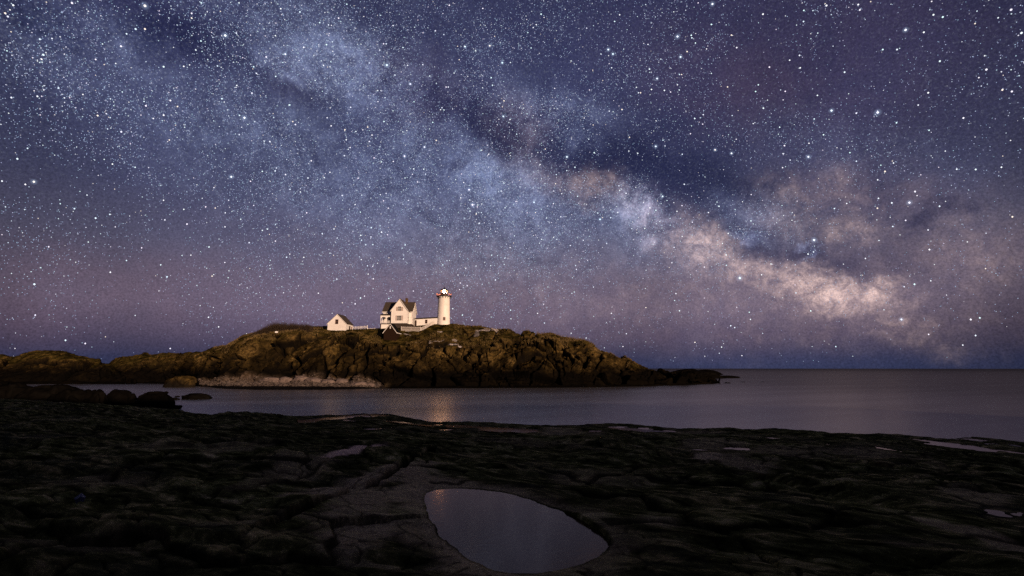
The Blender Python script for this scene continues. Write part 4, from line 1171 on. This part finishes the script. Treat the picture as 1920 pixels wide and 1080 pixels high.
# lighthouse
TX, TY, TZ = -24.95, 165.2, 21.4
lt = empty('lighthouse', (TX, TY, TZ))
tag(lt, 'white conical lighthouse tower with black lantern and lit lamp on the island top', 'lighthouse')
twr = MB().lathe([(2.42, -1.5), (2.40, 0), (2.34, .12), (2.08, 9.35), (2.22, 9.55), (2.22, 9.7)], 64)
tw = twr.build('tower', M['towerw'], lt, smooth=True)
# a window near the foot, on the side facing the viewer
ang_t = math.atan2(-TY, -TX)
wi = empty('window', (2.34 * math.cos(ang_t + .12), 2.34 * math.sin(ang_t + .12), 0), ang_t + .12 + math.pi / 2); wi.parent = lt
f = MB(); f.box(-.42, .42, -.10, .05, .95, 1.08); f.box(-.42, .42, -.10, .05, 2.02, 2.16); f.box(-.42, -.30, -.09, .05, 1.08, 2.02); f.box(.30, .42, -.09, .05, 1.08, 2.02)
f.box(-.02, .02, -.05, .0, 1.08, 2.02)
f.build('frame', M['shutter'], wi); MB().box(-.30, .30, -.045, -.02, 1.08, 2.02).build('pane', M['glass'], wi)
gal = MB().lathe([(2.1, 9.70), (2.75, 9.86), (2.80, 9.90), (2.80, 10.03), (1.3, 10.03)], 48)
gal.build('gallery', M['iron'], lt, smooth=False)
for i in range(16):
    a_ = 2 * math.pi * i / 16; c, s = math.cos(a_), math.sin(a_)
    MB().bar((2.12 * c, 2.12 * s, 9.1), (2.70 * c, 2.70 * s, 9.84), .06, 5).build('bracket', M['iron'], lt)
rl = MB()
for i in range(24):
    a_ = 2 * math.pi * i / 24; c, s = math.cos(a_), math.sin(a_)
    rl.bar((2.72 * c, 2.72 * s, 10.03), (2.72 * c, 2.72 * s, 11.05), .035, 5)
for zz, rr_ in ((10.40, .025), (10.72, .025), (11.05, .04)):
    for i in range(24):
        a0, a1 = 2 * math.pi * i / 24, 2 * math.pi * (i + 1) / 24
        rl.bar((2.72 * math.cos(a0), 2.72 * math.sin(a0), zz), (2.72 * math.cos(a1), 2.72 * math.sin(a1), zz), rr_, 5)
rl.build('railing', M['rail'], lt)
MB().lathe([(1.35, 10.03), (1.35, 11.0), (1.42, 11.02), (1.42, 11.12), (.9, 11.12)], 32).build('lantern_base', M['iron'], lt)
for i in range(8):
    a_ = 2 * math.pi * (i + .5) / 8; c, s = math.cos(a_), math.sin(a_)
    MB().bar((1.32 * c, 1.32 * s, 11.12), (1.32 * c, 1.32 * s, 12.15), .045, 4).build('lantern_bar', M['iron'], lt)
MB().lathe([(1.27, 11.12), (1.27, 12.15)], 8).build('lantern_glass', M['lglass'], lt)
MB().lathe([(.08, 11.2), (.26, 11.3), (.38, 11.5), (.38, 11.8), (.26, 12.0), (.08, 12.08)], 20).build('lamp', M['lamp'], lt, smooth=True)
MB().lathe([(1.62, 12.10), (1.64, 12.24), (1.1, 12.64), (.45, 12.86), (.20, 12.92), (.16, 13.0), (.02, 13.02)], 24).build('lantern_roof', M['iron'], lt, smooth=True)
MB().lathe([(.05, 12.95), (.22, 13.06), (.27, 13.22), (.2, 13.38), (.05, 13.45), (.035, 13.5), (.03, 14.0), (.01, 14.02)], 14).build('ventilator_ball', M['iron'], lt, smooth=True)

# red brick oil house
OX, OY = -39.35, 147.2
OZ = float(at(732, 639.5, OY)[2])
oil = empty('oil_house', (OX, OY, OZ), rad(-4))
tag(oil, 'small dark red brick oil house with white gable trim on the cliff top', 'outbuilding')
b = MB(); b.prism([(-2.05, -2.2), (2.05, -2.2), (2.05, 3.05), (0, 5.65), (-2.05, 3.05)], 'y', 0, 3.9)
b.build('wall', M['redbrick'], oil)
roof_slabs(-2.05, 2.05, -.28, 4.1, 3.05, 5.65, .12, .3, 'y').build('roof', M['black'], oil)
rake_trim(-2.05, 2.05, 3.05, 5.65, -.31, -.12, .32, .22, 'y').build('gable_trim', M['white'], oil)
MB().box(2.33, 2.41, -.11, 4.1, 2.50, 2.68).build('eave_trim', M['white'], oil)
MB().box(-.14, .14, -.10, -.004, 4.0, 4.8).build('gable_ornament', M['white'], oil)

# white shed
g0 = at(631, 618.5, 155.0)
shed = empty('white_shed', (g0[0], 155.0, g0[2] - .1), rad(-3))
tag(shed, 'small white gabled shed standing alone left of the house', 'shed')
SW = 3.2; SE, SRr = 2.35, 5.45
SWN = (-.55, .35, 2.15, 3.6)
wl = MB(); wl.hole_wall(-SW, SW, -1.6, SE, 0, [(SWN[0], SWN[1], SWN[2], SE)])
kz = lambda z: (SRr - z) / (SRr - SE) * SW
wl.add([(-SW, 0, SE), (SWN[0], 0, SE), (SWN[0], 0, SWN[3]), (-kz(SWN[3]), 0, SWN[3])], [(0, 1, 2, 3)])
wl.add([(SWN[1], 0, SE), (SW, 0, SE), (kz(SWN[3]), 0, SWN[3]), (SWN[1], 0, SWN[3])], [(0, 1, 2, 3)])
wl.add([(-kz(SWN[3]), 0, SWN[3]), (kz(SWN[3]), 0, SWN[3]), (0, 0, SRr)], [(0, 1, 2)])
for xx, o_ in ((-SW, 0), (SW, 1)): wl.add([(xx, 0, -1.6), (xx, 6, -1.6), (xx, 6, SE), (xx, 0, SE)], [(0, 1, 2, 3)])
wl.add([(-SW, 6, -1.6), (SW, 6, -1.6), (SW, 6, SE), (0, 6, SRr), (-SW, 6, SE)], [(0, 1, 2, 3, 4)])
wl.build('wall', M['clap'], shed)
roof_slabs(-SW, SW, -.15, 6.2, SE, SRr, .12, .25, 'y').build('roof', M['shingle'], shed)
rake_trim(-SW, SW, SE, SRr, -.18, -.05, .27, .18, 'y').build('gable_trim', M['white'], shed)
window(shed, *SWN, .03, (2, 2), frame_mat='shutter')
dq = MB().box(SW + .003, SW + .05, 2.6, 3.6, -.4, 1.7).build('door', M['door'], shed)
MB().box(SW + .003, SW + .05, 4.4, 5.0, .5, 1.5).build('window', M['shutter'], shed)

# ------------------------------------------------------------------ fences, sign
def picket_fence(name, pts, ht, gap, label, pk=.05, mat='fencew', rails=2):
    root = empty(name, pts[0]); tag(root, label, 'fence')
    rel = [np.array(p) - np.array(pts[0]) for p in pts]
    pick, rail = MB(), MB()
    for a, b in zip(rel[:-1], rel[1:]):
        L_ = np.linalg.norm((b - a)[:2]); n = max(1, int(L_ / gap))
        for i in range(n):
            p = a + (b - a) * i / n
            if name == 'rail_fence':
                MB().bar(tuple(p - [0, 0, .5]), tuple(p + [0, 0, ht]), pk, 4, pk * .8).build('fence_post', M[mat], root); continue
            pick.bar(tuple(p - [0, 0, .5]), tuple(p + [0, 0, ht]), pk, 4, pk * .8)
        for j in range(rails):
            dz = np.array([0, 0, ht * (.25 + .6 * j / max(1, rails - 1))]); off = np.array([0, .05, 0])
            rail.bar(tuple(a + dz + off), tuple(b + dz + off), .05, 4)
        for p in (a, b):
            rail.bar(tuple(p - [0, 0, .6] + [0, .1, 0]), tuple(p + [0, .1, ht + .08]), .09, 4)
    if pick.v: pick.build('pickets', M[mat], root)
    rail.build('rails', M[mat], root)
    return root
def fp(px, py): return island_hit(px, py)
picket_fence('picket_fence', [fp(752, 620.3), fp(770, 620.8), fp(788, 620.8)], 1.45, .20, 'weathered white picket fence below the keeper\'s house')
picket_fence('picket_fence', [fp(789, 620.5), fp(797, 616.5), fp(806, 611.5), fp(817, 606.8)], 1.15, .20, 'white picket fence climbing the slope to the lighthouse')
picket_fence('rail_fence', [at(661, 617.5, 160), at(675, 616.5, 160), at(688.5, 615.5, 160)], .95, .5, 'short white fence section right of the white shed', .04, 'white', 3)
picket_fence('rail_fence', [at(689, 616.5, 162), at(702, 616.0, 162), at(714, 615.5, 162)], .25, 1.0, 'low thin white fence line beside the porch', .035, 'white', 1)

sp_ = fp(518, 629)
sg = empty('signpost', sp_); tag(sg, 'thin post with a small white sign in front of the bare thicket', 'sign')
MB().bar((0, 0, -.4), (0, 0, 1.55), .05, 6).build('post', M['wood'], sg)
MB().box(-.45, .45, -.10, -.02, .85, 1.30).build('sign_board', M['sign'], sg)
sp_ = fp(503, 620.5)
sg = empty('signpost', sp_); tag(sg, 'smaller white marker inside the top of the bare thicket', 'sign')
MB().bar((0, 0, -.4), (0, 0, 1.75), .04, 6).build('post', M['wood'], sg)
MB().box(-.28, .28, -.10, -.02, 1.4, 1.7).build('sign_board', M['sign'], sg)

# litter scrap
lp = ground_hit(150, 943)
lb_ = MB(); pts = []
random.seed(3)
for i in range(10):
    a_ = i / 10 * 2 * math.pi; r_ = random.uniform(.035, .07)
    pts.append((r_ * math.cos(a_), r_ * .8 * math.sin(a_), random.uniform(.02, .06)))
lb_.add(pts + [(p[0] * .7, p[1] * .7, p[2] - .05) for p in pts] + [(0, 0, .09)], [(i, (i + 1) % 10, 20) for i in range(10)] + [(i, i + 10, (i + 1) % 10 + 10, (i + 1) % 10) for i in range(10)])
lo = lb_.build('plastic_scrap', M['blue']); lo.location = (lp[0], lp[1], lp[2] + .02)
tag(lo, 'tiny crumpled blue scrap lying on the dark rock at left', 'litter')

# ------------------------------------------------------------------ stars
BR = {(0, 0): [(1088, 40, 3), (1690, 263, 3), (1834, 880, 3), (1228, 497, 2), (1228, 860, 2), (1088, 214, 2), (1018, 214, 2), (908, 343, 2), (541, 19, 2), (1665, 737, 2), (1890, 695, 2), (1278, 750, 2), (1095, 790, 2), (910, 985, 2), (733, 863, 1.8), (326, 407, 2), (440, 656, 1.5), (718, 442, 1.5), (313, 440, 1.5), (1797, 862, 1.6), (60, 120, 1.6), (40, 95, 1.6), (300, 290, 1.5), (100, 35, 1.6), (1150, 885, 1.4), (950, 250, 1.5)],
 (480, 0): [(982, 485, 3), (1157, 627, 2.5), (529, 332, 2), (1450, 36, 2), (1568, 347, 2.3), (1753, 340, 2.3), (1847, 468, 2.3), (253, 784, 2), (296, 931, 2), (564, 941, 2), (667, 970, 2), (710, 802, 2), (1855, 870, 2.3), (1860, 753, 2), (960, 908, 2), (104, 1058, 2), (358, 352, 2), (77, 424, 2), (968, 730, 1.5), (1426, 650, 1.7), (1442, 650, 1.7), (1647, 378, 1.7), (1764, 580, 2), (1774, 636, 1.8), (1486, 545, 1.5), (620, 133, 1.7), (330, 86, 1.7), (186, 62, 1.7), (220, 403, 2.2), (957, 325, 1.7), (1042, 560, 1.7), (1137, 487, 1.7), (1326, 915, 1.7), (838, 950, 1.8), (1352, 1050, 2), (850, 1058, 2), (677, 1044, 1.7), (534, 880, 1.5), (148, 570, 1.7), (444, 600, 1.5), (1346, 228, 1.7), (1701, 60, 1.7), (1395, 805, 1.6), (1385, 820, 1.6), (1410, 822, 1.6)],
 (960, 0): [(1241, 271, 3), (722, 369, 2.6), (757, 402, 2.4), (1264, 424, 2.4), (1503, 27, 2.5), (1088, 586, 2.3), (1370, 886, 2), (1885, 808, 2), (1046, 668, 2), (1143, 675, 2), (1031, 515, 2), (1882, 103, 2), (1313, 384, 1.8), (825, 818, 2), (218, 103, 2), (1344, 262, 1.8), (1685, 354, 1.8), (1495, 180, 1.8), (770, 158, 1.6), (182, 182, 1.6), (807, 108, 1.6), (1645, 260, 1.6), (964, 693, 1.8), (948, 693, 1.6), (933, 652, 1.6), (1434, 857, 1.7), (1847, 633, 1.6), (1827, 683, 1.6), (1189, 687, 1.5), (1254, 672, 1.5), (1256, 556, 1.4), (1272, 556, 1.4), (581, 672, 1.4), (881, 1027, 1.6), (1338, 1000, 1.5), (1132, 1048, 1.5), (1240, 633, 1.4), (1430, 928, 1.4), (443, 454, 1.4), (300, 1050, 1.5), (320, 660, 1.4), (560, 208, 1.4), (35, 1003, 1.6)],
 (1440, 0): [(822, 840, 3), (476, 826, 2.5), (1031, 221, 2.3), (438, 38, 2), (676, 31, 1.8), (1822, 69, 2), (1900, 243, 2), (1637, 518, 2), (1757, 670, 1.7), (1828, 682, 1.7), (662, 845, 1.8), (574, 538, 1.8), (236, 412, 1.8), (266, 158, 1.6), (1201, 692, 1.7), (1465, 881, 1.7), (1288, 455, 1.7), (963, 917, 1.6), (10, 500, 1.8), (967, 368, 1.6), (860, 368, 1.6), (129, 682, 1.6), (370, 712, 1.5), (346, 889, 1.5), (1310, 124, 1.7), (1240, 107, 1.6), (688, 71, 1.6), (87, 951, 1.5), (162, 448, 1.5)],
 (0, 270): [(1735, 243, 2.6), (255, 279, 2.2), (1403, 597, 2), (718, 552, 2), (1253, 993, 2.1), (828, 958, 1.7), (257, 1047, 1.8), (1568, 769, 1.8), (131, 107, 1.8), (1869, 737, 1.8), (559, 481, 1.6), (844, 147, 1.5), (1014, 171, 1.4), (191, 299, 1.5), (1237, 566, 1.6), (16, 274, 1.4), (366, 767, 1.4), (824, 524, 1.4), (1063, 775, 1.4), (1690, 513, 1.5), (1206, 903, 1.5), (949, 870, 1.4), (1806, 561, 1.4), (1432, 830, 1.4), (1605, 324, 1.4), (1615, 477, 1.4)],
 (480, 270): [(1624, 453, 3.4), (1598, 340, 2.8), (1114, 88, 2.7), (1264, 20, 2.4), (144, 199, 2), (222, 226, 2), (390, 252, 2), (647, 383, 2), (380, 513, 1.9), (865, 624, 2), (941, 658, 2.1), (786, 682, 2), (862, 694, 1.9), (1119, 754, 2), (1673, 592, 2), (1183, 184, 1.9), (1030, 128, 1.8), (1258, 186, 1.8), (940, 131, 1.8), (886, 101, 1.8), (415, 123, 1.8), (230, 846, 1.8), (836, 911, 1.6), (1796, 1017, 2), (1906, 774, 1.7), (146, 725, 1.6), (663, 85, 1.7), (706, 23, 1.7), (1838, 350, 1.8), (1868, 476, 1.6), (512, 249, 1.6), (497, 668, 1.6), (1106, 859, 1.5), (790, 864, 1.5), (1605, 501, 1.8), (1745, 74, 1.8), (1688, 44, 1.6), (767, 253, 1.6), (976, 367, 1.5), (1143, 420, 1.5), (783, 508, 1.5), (1212, 282, 1.5), (48, 645, 1.5)],
 (960, 270): [(1708, 1002, 3.4), (1078, 15, 2.6), (412, 94, 2.5), (472, 172, 2), (1523, 41, 2.2), (1646, 67, 2.3), (617, 63, 2), (165, 434, 2.2), (660, 562, 2.3), (740, 550, 1.8), (1129, 390, 2.2), (1292, 299, 2), (855, 367, 2.1), (1034, 476, 1.9), (1079, 494, 1.9), (793, 510, 1.7), (643, 515, 1.7), (211, 151, 1.7), (943, 67, 1.7), (876, 50, 1.6), (1552, 464, 2), (1275, 459, 1.6), (1237, 502, 1.6), (260, 552, 1.6), (222, 712, 1.5), (336, 712, 1.5), (535, 719, 1.5), (1606, 829, 1.7), (1199, 888, 1.5), (310, 445, 1.5), (710, 744, 1.4), (313, 350, 1.5), (365, 543, 1.4), (176, 512, 1.4)],
 (1440, 270): [(345, 717, 3), (302, 93, 2.5), (1060, 436, 2.5), (877, 202, 1.9), (928, 438, 1.9), (820, 478, 1.7), (1102, 352, 1.8), (1286, 463, 1.7), (123, 9, 2), (497, 481, 1.6), (1210, 788, 1.9), (300, 822, 2), (1098, 1048, 2), (935, 615, 1.5), (1032, 569, 1.5), (730, 855, 1.5), (1557, 187, 1.6), (1200, 641, 1.4), (1832, 542, 1.6), (1415, 185, 1.5), (1750, 170, 1.4), (1220, 1022, 1.3), (113, 69, 1.6), (109, 174, 1.5), (822, 265, 1.5), (590, 443, 1.4)]}
star = [(x / 4 + ox, y / 4 + oy, s) for (ox, oy), l in BR.items() for x, y, s in l]
star += [(1370, 610, 1.7), (1211, 576, 1.5), (1274, 582, 1.7), (1690, 598, 2.2), (1820, 598, 2), (1837, 595, 1.7), (1520, 582, 1.7), (1567, 649, 1.5), (1353, 650, 1.5), (1391, 666, 1.3), (1407, 598, 1.6), (1829, 628, 1.6), (1741, 626, 1.5), (1805, 646, 1.4),
         (123, 637, 1.8), (160, 643, 1.7), (65, 532, 1.8), (700, 522, 1.9), (676, 558, 2), (666, 569, 2), (867, 590, 1.8), (876, 535, 1.6), (849, 578, 1.5), (729, 559, 1.4), (775, 545, 1.5), (597, 549, 1.5), (642, 567, 1.3), (391, 594, 1.6), (410, 612, 1.5), (885, 600, 1.5), (1071, 624, 1.4), (1099, 633, 1.4), (1021, 605, 1.4), (958, 597, 1.4), (1168, 649, 1.3), (1303, 641, 1.5)]
R0 = 6500.0
D0 = np.array([ray(a, b) for a, b, _ in star]); D0 /= np.linalg.norm(D0, axis=1, keepdims=True)
S0 = np.array([s for _, _, s in star])
# random field over the whole upper sky, denser along the Milky Way
def density(D):
    azv, elv = np.arctan2(D[:, 0], D[:, 1]), np.arcsin(D[:, 2])
    def acc(bl):
        r = 0
        for b_ in bl:
            c0, ang, a, ww, wt = blob_params(b_)
            dx, dy = azv - c0[0], elv - c0[1]; c, s = math.cos(ang), math.sin(ang)
            r = r + wt * np.clip(1 - np.hypot((dx * c + dy * s) / a, (-dx * s + dy * c) / ww) / 1.7, 0, 1)
        return r
    lump = 1 + .9 * fbm(D[:, 0] * 14, D[:, 1] * 14, D[:, 2] * 14, 3, 5)
    left = np.interp(azv, [-.85, -.3, .25, .8], [.80, 1.30, .70, .34])
    return np.clip((.42 * left + 1.2 * acc(MW_BLUE) + .3 * acc(MW_WARM) - .5 * acc(MW_DARK) + .30 * left * np.exp(-((elv - .52) / .25) ** 2)) * lump, .04, 2.0) * np.interp(elv, [0, .03, .10, .22, .35], [.0, .12, .5, .8, 1.0])
N_ = 420000
zz = RNG.uniform(0.004, 1, N_); aa = RNG.uniform(-np.pi, np.pi, N_)
Dr = np.stack([np.sqrt(1 - zz ** 2) * np.sin(aa), np.sqrt(1 - zz ** 2) * np.cos(aa), zz], 1)
keep = RNG.uniform(0, 1.25, N_) < density(Dr)
Dr = Dr[keep]
mag = RNG.uniform(0, 1, len(Dr)) ** (-1 / 3.4)             # power law of brightness, 1 and up
D_all = np.concatenate([D0, Dr]); lumi = np.concatenate([S0 ** 2.2 * 1.5, np.minimum(mag, 6) ** 1.7 * .20])
r_px = np.clip(.68 * lumi ** .32, .50, 2.4)                # radius in 1080-line pixels
inten = np.clip(.36 * lumi / r_px ** 2 + .20, .27, 1.35)
col = np.stack([RNG.uniform(.70, .98, len(D_all)), RNG.uniform(.82, 1.0, len(D_all)), np.full(len(D_all), 1.0)], 1)
warm = RNG.uniform(0, 1, len(D_all)) < .06; col[warm] = [1.0, .86, .74]
fnt = np.clip((1.0 - lumi) / .8, 0, 1)[:, None]
col = col * (1 - fnt) + fnt * (col * np.array([.66, .78, 1.0]) + np.array([0, 0, .08]))
C = D_all * R0
base6 = np.array([(1, 0, 0), (-1, 0, 0), (0, 1, 0), (0, -1, 0), (0, 0, 1), (0, 0, -1)], float)
F8 = np.array([(0, 2, 4), (2, 1, 4), (1, 3, 4), (3, 0, 4), (2, 0, 5), (1, 2, 5), (3, 1, 5), (0, 3, 5)])
Vs = C[:, None, :] + base6[None] * (r_px * R0 / FPX * 1.15)[:, None, None]
Fs = F8[None] + (np.arange(len(C)) * 6)[:, None, None]
cc = np.concatenate([col * inten[:, None], np.ones((len(C), 1))], 1)
ms = bpy.data.materials.new('star_light'); ms.use_nodes = True; ms.node_tree.nodes.clear(); q = NT(ms.node_tree)
ae = q.n('ShaderNodeAttribute', attribute_name='starlight')
q.n('ShaderNodeOutputMaterial', {'Surface': q.n('ShaderNodeEmission', {'Color': ae.outputs['Color'], 'Strength': 1.0}).outputs[0]})
ms.cycles.emission_sampling = 'NONE'
so_ = np_mesh('stars', Vs.reshape(-1, 3), Fs.reshape(-1, 3), ms, attrs={'starlight': np.repeat(cc, 6, 0)})
tag(so_, 'thousands of stars scattered over the night sky', None, None, 'stuff')
# soft glow round the brightest stars
gi = np.where(S0 >= 2.2)[0]
u_, v_ = np.linspace(0, 2 * np.pi, 17)[:-1], np.linspace(0, np.pi, 10)
U2, V2 = np.meshgrid(u_, v_)
sph = np.stack([np.sin(V2) * np.cos(U2), np.sin(V2) * np.sin(U2), np.cos(V2)], -1).reshape(-1, 3)
gf = grid_faces(10, 16, True)
GV = (D0[gi] * R0 * .99)[:, None, :] + sph[None] * ((S0[gi] * 1.9) * R0 / FPX)[:, None, None]
GF = gf[None] + (np.arange(len(gi)) * len(sph))[:, None, None]
mg = bpy.data.materials.new('star_glow'); mg.use_nodes = True; mg.node_tree.nodes.clear(); q = NT(mg.node_tree)
lw = q.math('POWER', q.math('SUBTRACT', 1.0, q.n('ShaderNodeLayerWeight', {'Blend': .5}).outputs['Facing']), 3.0)
q.n('ShaderNodeOutputMaterial', {'Surface': q.n('ShaderNodeAddShader', {0: q.n('ShaderNodeBsdfTransparent').outputs[0], 1: q.n('ShaderNodeEmission', {'Color': (.55, .72, 1.0, 1), 'Strength': q.math('MULTIPLY', lw, .10)}).outputs[0]}).outputs[0]})
mg.cycles.emission_sampling = 'NONE'
go = np_mesh('star_glow', GV.reshape(-1, 3), GF.reshape(-1, 4), mg, smooth=True)
tag(go, 'soft blue glow round the brightest stars', None, None, 'stuff')
print('stars', len(C))
